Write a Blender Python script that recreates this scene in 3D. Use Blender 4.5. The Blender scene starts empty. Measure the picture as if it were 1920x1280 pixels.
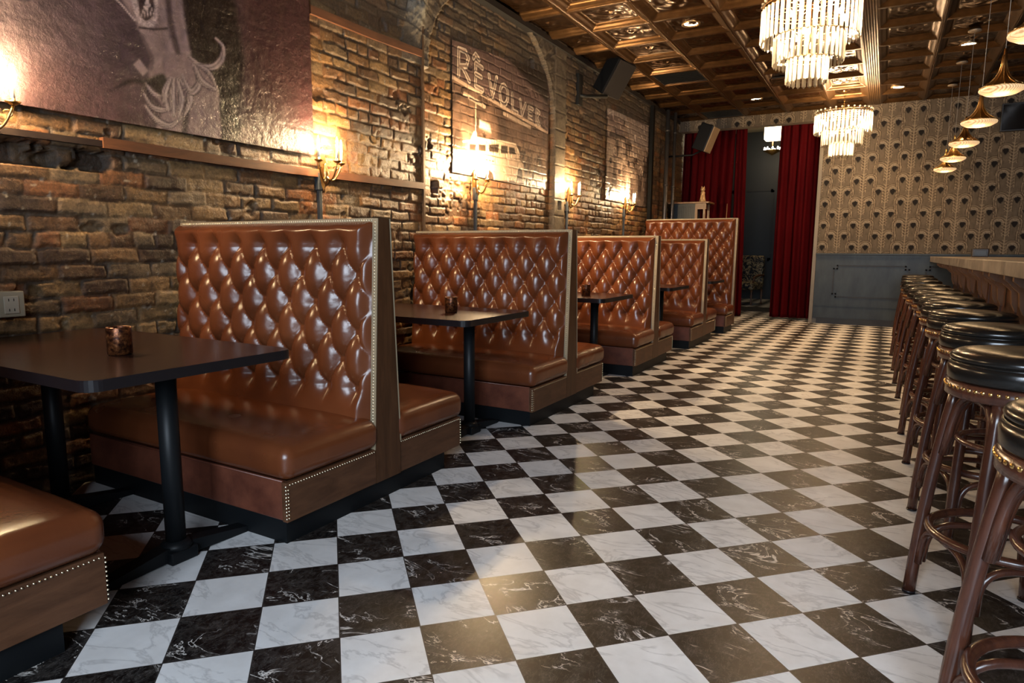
import bpy, bmesh, math, random
import numpy as np
from mathutils import Vector, Matrix

rnd = random.Random(7)
PI = math.pi
sc = bpy.context.scene
COL = sc.collection

# ------------------------------------------------------------------ camera
cam_d = bpy.data.cameras.new('camera'); cam = bpy.data.objects.new('camera', cam_d); COL.objects.link(cam)
YAW, PITCH, ROLL, FPX = -0.5148986533, -0.1373398136, 0.0068364495, 1224.7328
_f = Vector((math.sin(YAW)*math.cos(PITCH), math.cos(YAW)*math.cos(PITCH), math.sin(PITCH)))
_r = Vector((math.cos(YAW), -math.sin(YAW), 0)); _u = _r.cross(_f)
_r2 = _r*math.cos(ROLL)+_u*math.sin(ROLL); _u2 = -_r*math.sin(ROLL)+_u*math.cos(ROLL)
cam.matrix_world = Matrix(((_r2.x, _u2.x, -_f.x, 1.3752), (_r2.y, _u2.y, -_f.y, -1.3666), (_r2.z, _u2.z, -_f.z, 1.1821), (0, 0, 0, 1)))
cam_d.sensor_width = 36; cam_d.lens = 36*FPX/1920; cam_d.clip_start = .05; cam_d.clip_end = 80
sc.camera = cam

# ------------------------------------------------------------------ world, daylight, exposure
w = bpy.data.worlds.new('world'); sc.world = w; w.use_nodes = True
w.node_tree.nodes['Background'].inputs[0].default_value = (.55, .7, 1, 1)
w.node_tree.nodes['Background'].inputs[1].default_value = .6
sc.view_settings.view_transform = 'Standard'; sc.view_settings.look = 'None'
sc.view_settings.exposure = 0.0; sc.view_settings.gamma = 1; sc.view_settings.use_curve_mapping = False
sc.cycles.use_denoising = True
sc.cycles.max_bounces = 8; sc.cycles.diffuse_bounces = 2; sc.cycles.transparent_max_bounces = 12
sc.cycles.sample_clamp_indirect = 6.0
sc.cycles.caustics_reflective = False; sc.cycles.caustics_refractive = False

def area(name, loc, rot, sx, sy, power, col, spread=None):
    l = bpy.data.lights.new(name, 'AREA'); l.shape = 'RECTANGLE'; l.size = sx; l.size_y = sy
    l.energy = power; l.color = col
    if spread: l.spread = spread
    o = bpy.data.objects.new(name, l); COL.objects.link(o); o.location = loc; o.rotation_euler = rot; return o
# daylight falling through the shopfront window behind the camera
area('daylight', (1.65, -3.35, 2.1), (math.radians(78), 0, 0), 2.2, 2.3, 400, (.72, .85, 1))

def point(name, loc, power, col, r=.03, parent=None):
    l = bpy.data.lights.new(name, 'POINT'); l.energy = power; l.color = col; l.shadow_soft_size = r
    o = bpy.data.objects.new(name, l); COL.objects.link(o); o.location = loc
    if parent: o.parent = parent
    return o
WARM = (1, .70, .38)

# ------------------------------------------------------------------ materials
def mat(name, col=(.5, .5, .5), rough=.5, metal=0, emit=None, estr=0, **kw):
    m = bpy.data.materials.new(name); m.use_nodes = True
    b = m.node_tree.nodes['Principled BSDF']
    b.inputs['Base Color'].default_value = (*col, 1); b.inputs['Roughness'].default_value = rough
    b.inputs['Metallic'].default_value = metal
    if emit: b.inputs['Emission Color'].default_value = (*emit, 1); b.inputs['Emission Strength'].default_value = estr
    for k, v in kw.items(): b.inputs[k.replace('_', ' ')].default_value = v
    return m
def N(m, t, **kw):
    n = m.node_tree.nodes.new(t)
    for k, v in kw.items(): setattr(n, k, v)
    return n
def LK(m, a, b): m.node_tree.links.new(a, b)
def bsdf(m): return m.node_tree.nodes['Principled BSDF']
def math_n(m, op, a, b=None, c=None):
    n = N(m, 'ShaderNodeMath', operation=op)
    for i, v in enumerate((a, b, c)):
        if v is None: continue
        if isinstance(v, (int, float)): n.inputs[i].default_value = v
        else: LK(m, v, n.inputs[i])
    return n.outputs[0]
def mixc(m, f, a, b):
    n = N(m, 'ShaderNodeMix', data_type='RGBA')
    if isinstance(f, (int, float)): n.inputs[0].default_value = f
    else: LK(m, f, n.inputs[0])
    for i, v in ((6, a), (7, b)):
        if isinstance(v, tuple): n.inputs[i].default_value = (*v, 1)
        else: LK(m, v, n.inputs[i])
    return n.outputs[2]
def noise(m, scale, detail=3, rough=.5, vec=None, dist=0, dim='3D'):
    n = N(m, 'ShaderNodeTexNoise'); n.inputs['Scale'].default_value = scale; n.inputs['Detail'].default_value = detail
    n.inputs['Roughness'].default_value = rough; n.inputs['Distortion'].default_value = dist
    if vec is not None: LK(m, vec, n.inputs['Vector'])
    return n.outputs['Fac']
def ramp(m, fac, stops):
    n = N(m, 'ShaderNodeValToRGB'); cr = n.color_ramp
    while len(cr.elements) < len(stops): cr.elements.new(.5)
    for e, (p, c) in zip(cr.elements, stops): e.position = p; e.color = (*c, 1) if len(c) == 3 else c
    LK(m, fac, n.inputs[0]); return n.outputs[0]
def bump(m, h, strength=.3, dist=.01):
    n = N(m, 'ShaderNodeBump'); n.inputs['Strength'].default_value = strength; n.inputs['Distance'].default_value = dist
    LK(m, h, n.inputs['Height']); LK(m, n.outputs[0], bsdf(m).inputs['Normal'])
def objc(m): return N(m, 'ShaderNodeTexCoord').outputs['Object']
def mapped(m, src, scale):
    n = N(m, 'ShaderNodeMapping'); n.inputs['Scale'].default_value = scale; LK(m, src, n.inputs[0]); return n.outputs[0]

# leather
LEA = mat('leather', (.2, .06, .02), .3); LEA_ = objc(LEA)
c = ramp(LEA, noise(LEA, 3, 3, .5, LEA_), [(.25, (.085, .023, .009)), (.55, (.125, .035, .012)), (.8, (.175, .053, .019))])
LK(LEA, c, bsdf(LEA).inputs['Base Color'])
LK(LEA, math_n(LEA, 'MULTIPLY_ADD', noise(LEA, 4, 2, .5, LEA_), .10, .21), bsdf(LEA).inputs['Roughness'])
bump(LEA, noise(LEA, 55, 5, .65, LEA_), .10, .006)
FASC = mat('leather_fascia', (.2, .06, .03), .4); F_ = objc(FASC)
LK(FASC, ramp(FASC, noise(FASC, 7, 5, .65, F_), [(.3, (.07, .02, .012)), (.7, (.155, .048, .026))]), bsdf(FASC).inputs['Base Color'])
bump(FASC, noise(FASC, 70, 4, .6, F_), .12, .005)

def wood(name, c1, c2, rough, axis=(1, 1, 1), sc_=9, coat=0):
    m = mat(name, c1, rough); v = mapped(m, objc(m), axis)
    LK(m, ramp(m, noise(m, sc_, 5, .65, v, .6), [(.3, c1), (.7, c2)]), bsdf(m).inputs['Base Color'])
    bump(m, noise(m, sc_*3, 3, .6, v), .08, .004); bsdf(m).inputs['Coat Weight'].default_value = coat
    bsdf(m).inputs['Coat Roughness'].default_value = .15
    return m
WOODP = wood('walnut_panel', (.055, .023, .011), (.11, .048, .023), .42, (3, .6, 3), 7)
WOODV = wood('walnut_end', (.042, .017, .007), (.082, .035, .015), .42, (5, 5, .5), 7)
for _w in (WOODP, WOODV): bsdf(_w).inputs['Specular IOR Level'].default_value = .25
TABLE = wood('dark_table_wood', (.020, .008, .006), (.036, .014, .009), .24, (1, .25, 1), 12)
bsdf(TABLE).inputs['Specular IOR Level'].default_value = .22
EDGE = mat('table_edge', (.010, .008, .009), .35, 0, Specular_IOR_Level=.3)
BLKM = mat('black_metal', (.006, .007, .008), .45, 0, Specular_IOR_Level=.2)
PLIN = mat('black_plinth', (.005, .006, .007), .5, 0, Specular_IOR_Level=.15)
BRASS = mat('brass', (.72, .45, .16), .25, 1)
NAILB = mat('antique_nail', (.62, .54, .38), .3, 1)
TRIM = mat('nail_strip', (.28, .22, .14), .45)
BENT = wood('bentwood', (.035, .012, .008), (.085, .028, .014), .26, (4, 4, .6), 10, .3)
BLEA = mat('black_leather', (.008, .007, .006), .22)
bump(BLEA, noise(BLEA, 60, 3, .6, objc(BLEA)), .05, .004)
BARW = wood('bar_wood', (.07, .028, .014), (.13, .055, .025), .4, (3, 3, .5), 8)
CORB = wood('corbel_wood', (.15, .075, .035), (.24, .125, .06), .4, (3, 3, .5), 8)
WHITEG = mat('candle_wax', (.85, .8, .68), .5)

def art_mat(name, rough=.5, bstr=.25, bscale=60, spec=.5, fine=.35, bd=.006):
    m = mat(name, (.5, .5, .5), rough)
    a = N(m, 'ShaderNodeVertexColor', layer_name='art').outputs[0]
    v = objc(m); n1 = noise(m, bscale, 6, .7, v)
    k = N(m, 'ShaderNodeMix', data_type='RGBA', blend_type='MULTIPLY'); k.inputs[0].default_value = fine
    LK(m, a, k.inputs[6]); LK(m, ramp(m, n1, [(.3, (.25, .25, .25)), (.7, (1.6, 1.6, 1.6))]), k.inputs[7])
    LK(m, k.outputs[2], bsdf(m).inputs['Base Color'])
    if bstr: bump(m, n1, bstr, bd)
    bsdf(m).inputs['Specular IOR Level'].default_value = spec
    return m

# floor: diagonal checker of marble tiles
FLOOR = mat('marble_checker', (.5, .5, .5), .3)
T = 0.2470
def build_floor_mat(m):
    sep = N(m, 'ShaderNodeSeparateXYZ'); LK(m, objc(m), sep.inputs[0]); X, Y = sep.outputs[0], sep.outputs[1]
    k = 1/(math.sqrt(2)*T)
    I = math_n(m, 'MULTIPLY', math_n(m, 'ADD', X, Y), k); J = math_n(m, 'MULTIPLY', math_n(m, 'SUBTRACT', Y, X), k)
    fi, fj = math_n(m, 'FLOOR', I), math_n(m, 'FLOOR', J)
    par = math_n(m, 'FLOORED_MODULO', math_n(m, 'ADD', fi, fj), 2.0)          # 0 black, 1 white
    gi, gj = math_n(m, 'SUBTRACT', I, fi), math_n(m, 'SUBTRACT', J, fj)
    d1 = math_n(m, 'MINIMUM', gi, math_n(m, 'SUBTRACT', 1.0, gi)); d2 = math_n(m, 'MINIMUM', gj, math_n(m, 'SUBTRACT', 1.0, gj))
    edge = math_n(m, 'MINIMUM', d1, d2)
    gr = math_n(m, 'LESS_THAN', edge, .0075)
    cmb = N(m, 'ShaderNodeCombineXYZ'); LK(m, fi, cmb.inputs[0]); LK(m, fj, cmb.inputs[1])
    wn = N(m, 'ShaderNodeTexWhiteNoise', noise_dimensions='2D'); LK(m, cmb.outputs[0], wn.inputs['Vector'])
    add = N(m, 'ShaderNodeVectorMath', operation='MULTIPLY_ADD'); LK(m, wn.outputs['Color'], add.inputs[0]); add.inputs[1].default_value = (7, 7, 7)
    LK(m, objc(m), add.inputs[2]); v = add.outputs[0]
    # black marble: dark clouds, white veins
    base_b = ramp(m, noise(m, 26, 8, .75, v), [(.45, (.005, .004, .004)), (.75, (.055, .048, .043))])
    nz = noise(m, 3.6, 5, .62, mapped(m, v, (1.0, 2.0, 1)), .9)
    va = ramp(m, math_n(m, 'ABSOLUTE', math_n(m, 'SUBTRACT', nz, .5)), [(.0, (1, 1, 1)), (.005, (.7, .7, .7)), (.010, (0, 0, 0))])
    thick = ramp(m, noise(m, 6, 2, .5, v), [(.45, (0, 0, 0)), (.55, (1, 1, 1))])
    vv = N(m, 'ShaderNodeMix', data_type='RGBA', blend_type='MULTIPLY'); vv.inputs[0].default_value = 1; LK(m, va, vv.inputs[6]); LK(m, thick, vv.inputs[7])
    nz2 = noise(m, 11, 6, .7, mapped(m, v, (2.2, .8, 1)), 1.5)
    vb = ramp(m, math_n(m, 'ABSOLUTE', math_n(m, 'SUBTRACT', nz2, .5)), [(.0, (.3, .3, .3)), (.008, (0, 0, 0))])
    blk = mixc(m, vv.outputs[2], base_b, (.66, .62, .58)); blk = mixc(m, vb, blk, (.4, .37, .34))
    # white marble
    nw = noise(m, 2.6, 5, .6, mapped(m, v, (1, 2.4, 1)), .8)
    vw = ramp(m, math_n(m, 'ABSOLUTE', math_n(m, 'SUBTRACT', nw, .5)), [(.0, (.45, .45, .45)), (.03, (.0, .0, .0))])
    wh = mixc(m, vw, ramp(m, noise(m, 7, 4, .6, v), [(.3, (.60, .585, .57)), (.7, (.74, .73, .72))]), (.30, .29, .29))
    t = mixc(m, par, blk, wh); t = mixc(m, gr, t, (.035, .03, .028))
    bsdf(m).inputs['Specular IOR Level'].default_value = .35
    LK(m, t, bsdf(m).inputs['Base Color'])
    LK(m, math_n(m, 'MULTIPLY_ADD', par, .08, .36), bsdf(m).inputs['Roughness'])
build_floor_mat(FLOOR)

# ------------------------------------------------------------------ mesh helpers
def obj(name, me, m=None, parent=None, smooth=False):
    if isinstance(me, bmesh.types.BMesh):
        bm = me; me = bpy.data.meshes.new(name); bmesh.ops.recalc_face_normals(bm, faces=bm.faces); bm.to_mesh(me); bm.free()
    if m:
        for q in (m if isinstance(m, (list, tuple)) else [m]): me.materials.append(q)
    if smooth: me.polygons.foreach_set('use_smooth', [True]*len(me.polygons))
    o = bpy.data.objects.new(name, me); COL.objects.link(o)
    if parent: o.parent = parent
    return o
def thing(name, label, cat, loc=(0, 0, 0), rz=0, group=None):
    o = bpy.data.objects.new(name, None); COL.objects.link(o); o.location = loc; o.rotation_euler = (0, 0, rz)
    o.empty_display_size = .1
    return tag(o, label, cat, group)
def tag(o, label, cat, group=None):
    o['label'] = label; o['category'] = cat
    if group: o['group'] = group
    return o
def struct(o): o['kind'] = 'structure'; return o
def dup(root, loc, rz=None, label=None, scale=None):
    r = root.copy(); COL.objects.link(r); r.location = loc
    if rz is not None: r.rotation_euler = (0, 0, rz)
    if scale: r.scale = scale
    if label: r['label'] = label
    def rec(a, b):
        for ch in list(a.children):
            c_ = ch.copy(); COL.objects.link(c_); c_.parent = b; rec(ch, c_)
    rec(root, r); return r
def BM(): return bmesh.new()
def box(bm, x0, x1, y0, y1, z0, z1, bev=0, mi=0, mtx=None):
    g = bmesh.ops.create_cube(bm, size=1)['verts']
    for v in g: v.co = Vector(((x0+x1)/2+v.co.x*(x1-x0), (y0+y1)/2+v.co.y*(y1-y0), (z0+z1)/2+v.co.z*(z1-z0)))
    fs = list({f for v in g for f in v.link_faces})
    for f in fs: f.material_index = mi
    vs = g
    if bev:
        es = list({e for v in g for e in v.link_edges})
        r = bmesh.ops.bevel(bm, geom=es, offset=bev, segments=2, affect='EDGES', profile=.5)
        vs = list({v for f in r['faces'] for v in f.verts} | {v for v in g if v.is_valid})
    if mtx is not None:
        for v in vs: v.co = mtx @ v.co
    return vs
def lathe(bm, prof, seg=24, c=(0, 0, 0), mi=0, cap=True):
    rings = []
    for r, z in prof:
        rings.append([bm.verts.new((c[0]+r*math.cos(2*PI*k/seg), c[1]+r*math.sin(2*PI*k/seg), c[2]+z)) for k in range(seg)])
    for a, b in zip(rings, rings[1:]):
        for k in range(seg):
            f = bm.faces.new((a[k], a[(k+1) % seg], b[(k+1) % seg], b[k])); f.smooth = True; f.material_index = mi
    if cap:
        for rg in (rings[0], rings[-1]):
            try: f = bm.faces.new(rg); f.material_index = mi
            except ValueError: pass
def tube(bm, pts, r, seg=8, closed=False, mi=0, r2=None):
    pts = [Vector(p) for p in pts]; n = len(pts); rings = []; up = None
    for i, p in enumerate(pts):
        if closed: t = (pts[(i+1) % n]-pts[i-1]).normalized()
        else: t = (pts[min(i+1, n-1)]-pts[max(i-1, 0)]).normalized()
        if up is None:
            up = Vector((0, 0, 1)) if abs(t.z) < .9 else Vector((1, 0, 0))
        a = t.cross(up).normalized(); b = a.cross(t).normalized(); up = b
        rr = r if r2 is None else r+(r2-r)*i/(n-1)
        rings.append([bm.verts.new(p+a*(rr*math.cos(2*PI*k/seg))+b*(rr*math.sin(2*PI*k/seg))) for k in range(seg)])
    m_ = n if closed else n-1
    for i in range(m_):
        A, B = rings[i], rings[(i+1) % n]
        for k in range(seg):
            f = bm.faces.new((A[k], A[(k+1) % seg], B[(k+1) % seg], B[k])); f.smooth = True; f.material_index = mi
    if not closed: bm.faces.new(rings[0]); bm.faces.new(rings[-1])
def prism(bm, poly, axis, a, b, mi=0):
    # poly: list of 2D points; extruded along axis ('x': points are (y,z); 'y': (x,z); 'z': (x,y))
    def P(q, h): return {'x': (h, q[0], q[1]), 'y': (q[0], h, q[1]), 'z': (q[0], q[1], h)}[axis]
    A = [bm.verts.new(P(q, a)) for q in poly]; B = [bm.verts.new(P(q, b)) for q in poly]
    fs = [bm.faces.new(A), bm.faces.new(B)]
    for i in range(len(poly)): fs.append(bm.faces.new((A[i], A[(i+1) % len(poly)], B[(i+1) % len(poly)], B[i])))
    for f in fs: f.material_index = mi
def round_rect(x0, x1, y0, y1, r, n=6):
    out = []
    for cx, cy, a0 in ((x1-r, y1-r, 0), (x0+r, y1-r, 90), (x0+r, y0+r, 180), (x1-r, y0+r, 270)):
        for k in range(n+1):
            a = math.radians(a0+90*k/n); out.append((cx+r*math.cos(a), cy+r*math.sin(a)))
    return out
def grid_mesh(name, P, colors=None, flip=False, smooth=True):
    n, m_, _ = P.shape; me = bpy.data.meshes.new(name)
    idx = np.arange(n*m_).reshape(n, m_)
    q = np.stack([idx[:-1, :-1], idx[1:, :-1], idx[1:, 1:], idx[:-1, 1:]], -1).reshape(-1, 4)
    if flip: q = q[:, ::-1]
    me.vertices.add(n*m_); me.vertices.foreach_set('co', P.reshape(-1).astype(np.float32))
    me.loops.add(len(q)*4); me.loops.foreach_set('vertex_index', q.reshape(-1).astype(np.int32))
    me.polygons.add(len(q)); me.polygons.foreach_set('loop_start', (np.arange(len(q))*4).astype(np.int32))
    me.update(calc_edges=True); me.validate()
    if smooth: me.polygons.foreach_set('use_smooth', np.ones(len(q), bool))
    if colors is not None:
        ca = me.color_attributes.new('art', 'FLOAT_COLOR', 'POINT')
        c4 = np.ones((n*m_, 4), np.float32); c4[:, :3] = np.clip(colors.reshape(-1, 3), 0, 1); ca.data.foreach_set('color', c4.reshape(-1))
    return me
def rbox(bm, x0, x1, y0, y1, z0, z1, r, step=.04, crown=0.0, mi=0):
    """rounded, finely divided box; crown lifts the top"""
    lo = np.array([x0, y0, z0]); hi = np.array([x1, y1, z1]); key = {}
    def axisv(a):
        n = max(2, int((hi[a]-lo[a]-2*r)/step)); core = np.linspace(lo[a]+r, hi[a]-r, n)
        th = np.linspace(0, PI/4, 4)[1:]; e = r*np.tan(th)
        return np.concatenate([(lo[a]+r-e)[::-1], core, hi[a]-r+e])
    ax = [axisv(i) for i in range(3)]
    def V(p):
        c0 = np.clip(p, lo+r, hi-r); d = p-c0; L = np.linalg.norm(d); q = c0+(d/L*r if L > 1e-9 else 0)
        u_ = (q[0]-lo[0])/(hi[0]-lo[0]); v_ = (q[1]-lo[1])/(hi[1]-lo[1]); t = max(0, (q[2]-lo[2])/(hi[2]-lo[2]))
        q = q.copy(); q[2] += crown*t*t*(max(0, 1-(2*u_-1)**6)*max(0, 1-(2*v_-1)**4))
        k = tuple(np.round(q, 5))
        if k not in key: key[k] = bm.verts.new(k)
        return key[k]
    for a in range(3):
        b, c_ = (a+1) % 3, (a+2) % 3
        for s in (lo[a], hi[a]):
            for i in range(len(ax[b])-1):
                for j in range(len(ax[c_])-1):
                    vs = []
                    for (ii, jj) in ((i, j), (i+1, j), (i+1, j+1), (i, j+1)):
                        p = np.zeros(3); p[a] = s; p[b] = ax[b][ii]; p[c_] = ax[c_][jj]; vs.append(V(p))
                    if len(set(vs)) >= 3:
                        try: f = bm.faces.new(list(dict.fromkeys(vs))); f.smooth = True; f.material_index = mi
                        except ValueError: pass

# numpy noise
def vn(x, y, s, seed=0):
    r = np.random.RandomState(seed).rand(257, 257); x = x/s+1000; y = y/s+1000
    xi = np.floor(x).astype(int); yi = np.floor(y).astype(int); fx = x-xi; fy = y-yi
    fx = fx*fx*(3-2*fx); fy = fy*fy*(3-2*fy)
    g = lambda i, j: r[i % 257, j % 257]
    return (g(xi, yi)*(1-fx)+g(xi+1, yi)*fx)*(1-fy)+(g(xi, yi+1)*(1-fx)+g(xi+1, yi+1)*fx)*fy
def fbm(x, y, s, seed=0, o=4, k=.5):
    t = 0; a = 1; n = 0
    for i in range(o): t = t+a*vn(x, y, s/2**i, seed+i); n += a; a *= k
    return t/n
def ss(a, b, x): t = np.clip((x-a)/(b-a), 0, 1); return t*t*(3-2*t)
def dseg(X, Y, pts, closed=False):
    d = np.full(X.shape, 1e9); pts = list(pts)+([pts[0]] if closed else [])
    for (ax_, ay), (bx, by) in zip(pts, pts[1:]):
        vx, vy = bx-ax_, by-ay; L = vx*vx+vy*vy+1e-12; t = np.clip(((X-ax_)*vx+(Y-ay)*vy)/L, 0, 1)
        d = np.minimum(d, np.hypot(X-ax_-t*vx, Y-ay-t*vy))
    return d
def inside(X, Y, pts):
    c_ = np.zeros(X.shape, bool); n = len(pts)
    for i in range(n):
        x1, y1 = pts[i]; x2, y2 = pts[(i+1) % n]
        if y1 == y2: continue
        c_ ^= ((y1 > Y) != (y2 > Y)) & (X < (x2-x1)*(Y-y1)/(y2-y1)+x1)
    return c_
def lay(C, mask, col): 
    mask = np.clip(mask, 0, 1)[..., None]; return C*(1-mask)+np.array(col)*mask
def fillp(C, X, Y, pts, col, soft=.01, al=1):
    d = dseg(X, Y, pts, True); s = np.where(inside(X, Y, pts), d, -d); return lay(C, ss(-soft, soft, s)*al, col)
def stroke(C, X, Y, pts, col, w_, soft=.004, al=1, closed=False):
    return lay(C, (1-ss(w_-soft, w_+soft, dseg(X, Y, pts, closed)))*al, col)

# ------------------------------------------------------------------ room shell
XL, YB, ZC = -2.1, 10.9, 3.55
bm = BM(); box(bm, -2.6, 4.6, -3.0, 17.0, -.1, 0); struct(obj('floor', bm, FLOOR))

BH, BL = .079, .235
def brick(y, z):
    wy = y+.010*(vn(y, z, .09, 3)-.5)*2; wz = z+.0065*(vn(y, z, .10, 5)-.5)*2+.005*np.sin(y*1.7+2)
    row = np.floor(wz/BH).astype(int); rr = np.random.RandomState(11).rand(400, 3)
    off = (row % 2)*.5*BL+rr[row % 400, 0]*.06
    # every fifth course is laid in headers
    bl = np.where(row % 6 == 3, BL*.5, BL)
    cy = (wy+off)/bl; ci = np.floor(cy).astype(int)
    h = lambda k: np.random.RandomState(100+k).rand(211, 223)[row % 211, ci % 223]
    jt = (h(4)-.5)*.1
    ly = (cy-ci)*bl; lz = wz-row*BH
    d = np.minimum(np.minimum(ly, bl-ly), np.minimum(lz, BH-lz)*1.15)
    rough = vn(y, z, .03, 8)*.007
    m_ = ss(.003, .013, d-rough+.002)
    return m_, h(1), h(2), h(3), d
def arch_in(y, z):
    # blind arch recess between two piers
    a = (y-4.5)/1.3; top = 2.75+.95*np.sqrt(np.clip(1-a*a, 0, 1))
    return (y > 3.2) & (y < 5.8) & (z < top), a, top
def wall_h(y, z):
    m_, a, b, c_, d = brick(y, z); m_r = m_; m_ = 1-(1-m_)*(.35+.65*ss(.35, .6, fbm(y, z, .22, 96)))
    h = m_*(.0045+.008*a)+.006*fbm(y, z, .05, 21)*m_+.010*(fbm(y, z, .5, 31)-.5)
    h = h+.004*fbm(y, z, .02, 77)
    # chipped bricks
    h = h-.018*ss(.70, .78, fbm(y, z, .16, 41))*m_
    rec, aa, top = arch_in(y, z)
    da = np.hypot((y-4.5)*.73, np.maximum(z-2.75, 0)) - .95
    ring = (z > 2.7) & (np.abs(da-.06) < .13)
    ang = np.arctan2(np.maximum(z-2.75, 0), y-4.5)
    ringh = .006+.008*(np.sin(ang*44) > -.6)+.026*fbm(y, z, .07, 9)
    h = np.where(rec, h-.05, h)
    h = np.where(ring, ringh-.01, h)
    pier = (y > 5.72) & (y < 6.0)
    h = np.where(pier & (z > 1.2), .022+.008*fbm(y, z, .06, 51)-.006*(np.abs(((z*5) % 1)-.5) > .46), h)
    # hole under the ledge near the camera and two socket holes
    hole = (y < .56+.05*vn(y, z, .05, 4)) & (y > -.3) & (np.abs(z-1.615) < .045+.02*fbm(y, z, .08, 61))
    blk = fbm(y, z, .13, 63)
    h = np.where(hole, h-.075+.06*(blk > .52), h)
    h = np.where((np.abs(y-3.43) < .06) & (np.abs(z-1.745) < .055), -.12, h)
    h = np.where((np.abs(y-5.86) < .05) & (np.abs(z-1.73) < .055), -.12, h)
    h = np.where((np.abs(y-5.25) < .05) & (np.abs(z-3.22) < .05), -.1, h)
    # hanging lump of old plaster at the arch springing
    lump = np.exp(-((y-3.12)/.13)**2-((z-3.2)/.22)**2)
    h = h+.07*lump*(.6+.8*fbm(y, z, .05, 71))
    return h, m_, a, b, c_, rec, ring, pier, lump, hole
def wall_col(y, z, r):
    h, m_, a, b, c_, rec, ring, pier, lump, hole = r
    pal = np.array([(.27, .14, .048), (.20, .10, .036), (.14, .066, .025), (.23, .088, .028), (.20, .125, .06), (.09, .045, .02), (.31, .18, .07)])*.85
    C = pal[(b*6.99).astype(int)]*(.75+.6*c_[..., None])
    C = C*(.45+1.1*fbm(y, z, .06, 81))[..., None]
    C = C*(.62+.7*fbm(y, z, .9, 82))[..., None]
    mort = np.array((.075, .05, .03))*(.35+1.8*fbm(y, z, .05, 83))[..., None]
    me_ = 1-(1-m_)*(.15+.85*ss(.38, .6, fbm(y, z, .22, 96))); C = C*me_[..., None]+mort*(1-me_[..., None])
    C = lay(C, .5*ss(.62, .8, fbm(y, z, .035, 91)), (.035, .022, .015))
    C = lay(C, .7*ss(.74, .84, fbm(y, z, .03, 92)), (.45, .38, .28))
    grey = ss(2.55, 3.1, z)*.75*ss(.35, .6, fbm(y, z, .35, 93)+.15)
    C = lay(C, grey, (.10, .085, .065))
    C = np.where((ring | (pier & (z > 1.2)))[..., None], np.array((.15, .12, .085))*(.5+fbm(y, z, .05, 94))[..., None], C)
    C = lay(C, np.clip(lump*1.6, 0, 1), (.20, .20, .18))
    C = lay(C, .6*hole, (.03, .022, .016))
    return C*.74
def wall_patch(y0, y1, dy, z0, z1, dz):
    y = np.arange(y0, y1+dy*.5, dy); y[-1] = y1; z = np.arange(z0, z1+dz*.5, dz); z[-1] = z1
    Yg, Zg = np.meshgrid(y, z, indexing='ij'); r = wall_h(Yg, Zg)
    return np.stack([XL+r[0], Yg, Zg], -1), wall_col(Yg, Zg, r)
WALLM = art_mat('brick_wall', .5, .55, 70, .4, .6, .010)
zz0, zz1 = 0.0, 3.8
y = np.concatenate([np.arange(-3.0, -.6, .05), np.arange(-.6, 4.2, .0085), np.arange(4.2, 7.5, .012), np.arange(7.5, 10.9, .018), [11.3]])
z = np.arange(0, 3.66, .0085)
Yg, Zg = np.meshgrid(y, z, indexing='ij'); r_ = wall_h(Yg, Zg)
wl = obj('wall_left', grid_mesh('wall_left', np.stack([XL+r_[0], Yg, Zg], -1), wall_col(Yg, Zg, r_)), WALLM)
struct(wl); del r_

# back wall: printed wallpaper above a painted wainscot; opening with curtains on its left part
def wallpaper(x, z):
    C = np.ones(x.shape+(3,))*np.array((.115, .094, .071)); C = C*(.75+.5*fbm(x, z*.5, .03, 5))[..., None]
    PX, PZ = .645, .355
    cream = (.27, .22, .16); dark = (.012, .010, .010); brown = (.05, .033, .024)
    for ph in (0, 1):
        uu = (x-.33+ph*PX/2) % PX-PX/2; vv = (z-1.25+ph*PZ/2) % PZ-PZ/2; au = np.abs(uu); q = au-.1; vt = vv-.045
        dd = np.where(vt > 0, np.hypot(q, vt), np.abs(q)+.12*np.clip(-vt, 0, 1)*(q > 0))
        on = (vv > -.15)
        C = lay(C, (dd < .062)*(vt > -.02)*.8, (.25, .21, .165))
        for R_, w_, cc, a_ in ((.062, .006, cream, 1), (.075, .0035, brown, 1), (.087, .005, cream, .8), (.099, .0035, brown, .9), (.048, .003, brown, .6)):
            C = lay(C, (1-ss(w_*.6, w_*1.4, np.abs(dd-R_)))*on*a_*(q > -.085), cc)
        C = lay(C, (1-ss(.004, .008, au)), cream)
        for qv in (-.15, -.105, -.06, -.015, .03, .075, .12):
            ln = .03+.02*(qv < 0); d2 = np.abs(vv-qv-1.1*au+4*au*au)
            C = lay(C, (1-ss(.004, .009, d2))*(au < ln), cream); C = lay(C, (1-ss(.002, .005, np.abs(d2-.013)))*(au < ln)*(au > .006), brown)
        C = lay(C, (1-ss(.003, .006, np.abs(au-.155-.015*np.sin(vv*40))))*.7, brown)
    for ph in (0, 1):
        uu = (x-.33+ph*PX/2) % PX-PX/2; vv = (z-1.25+ph*PZ/2) % PZ-PZ/2; q = np.abs(uu)-.1; vt = vv-.045
        half = np.where(vt > -.012, np.sqrt(np.clip(0.042**2-np.clip(vt+.004, 0, 1)**2*1.9, 0, 1)), .042*np.clip((vt+.072)/.06, 0, 1)**.8)
        C = lay(C, ss(-.003, .003, half-np.abs(q))*(vt > -.072)*(half > .002), dark)
    return C
WPM = art_mat('wallpaper', .7, .0, 40, .12, .1)
xs = np.arange(.30, 4.61, .011); zs = np.arange(1.15, 3.66, .011)
Xg, Zg = np.meshgrid(xs, zs, indexing='ij')
wb = BM(); box(wb, .30, 4.6, YB+.004, YB+.22, 0, 3.7); box(wb, -2.3, .30, YB+.004, YB+.22, 3.36, 3.7)
struct(obj('wall_back', wb, mat('plaster_edge', (.25, .22, .18), .7)))
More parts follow.
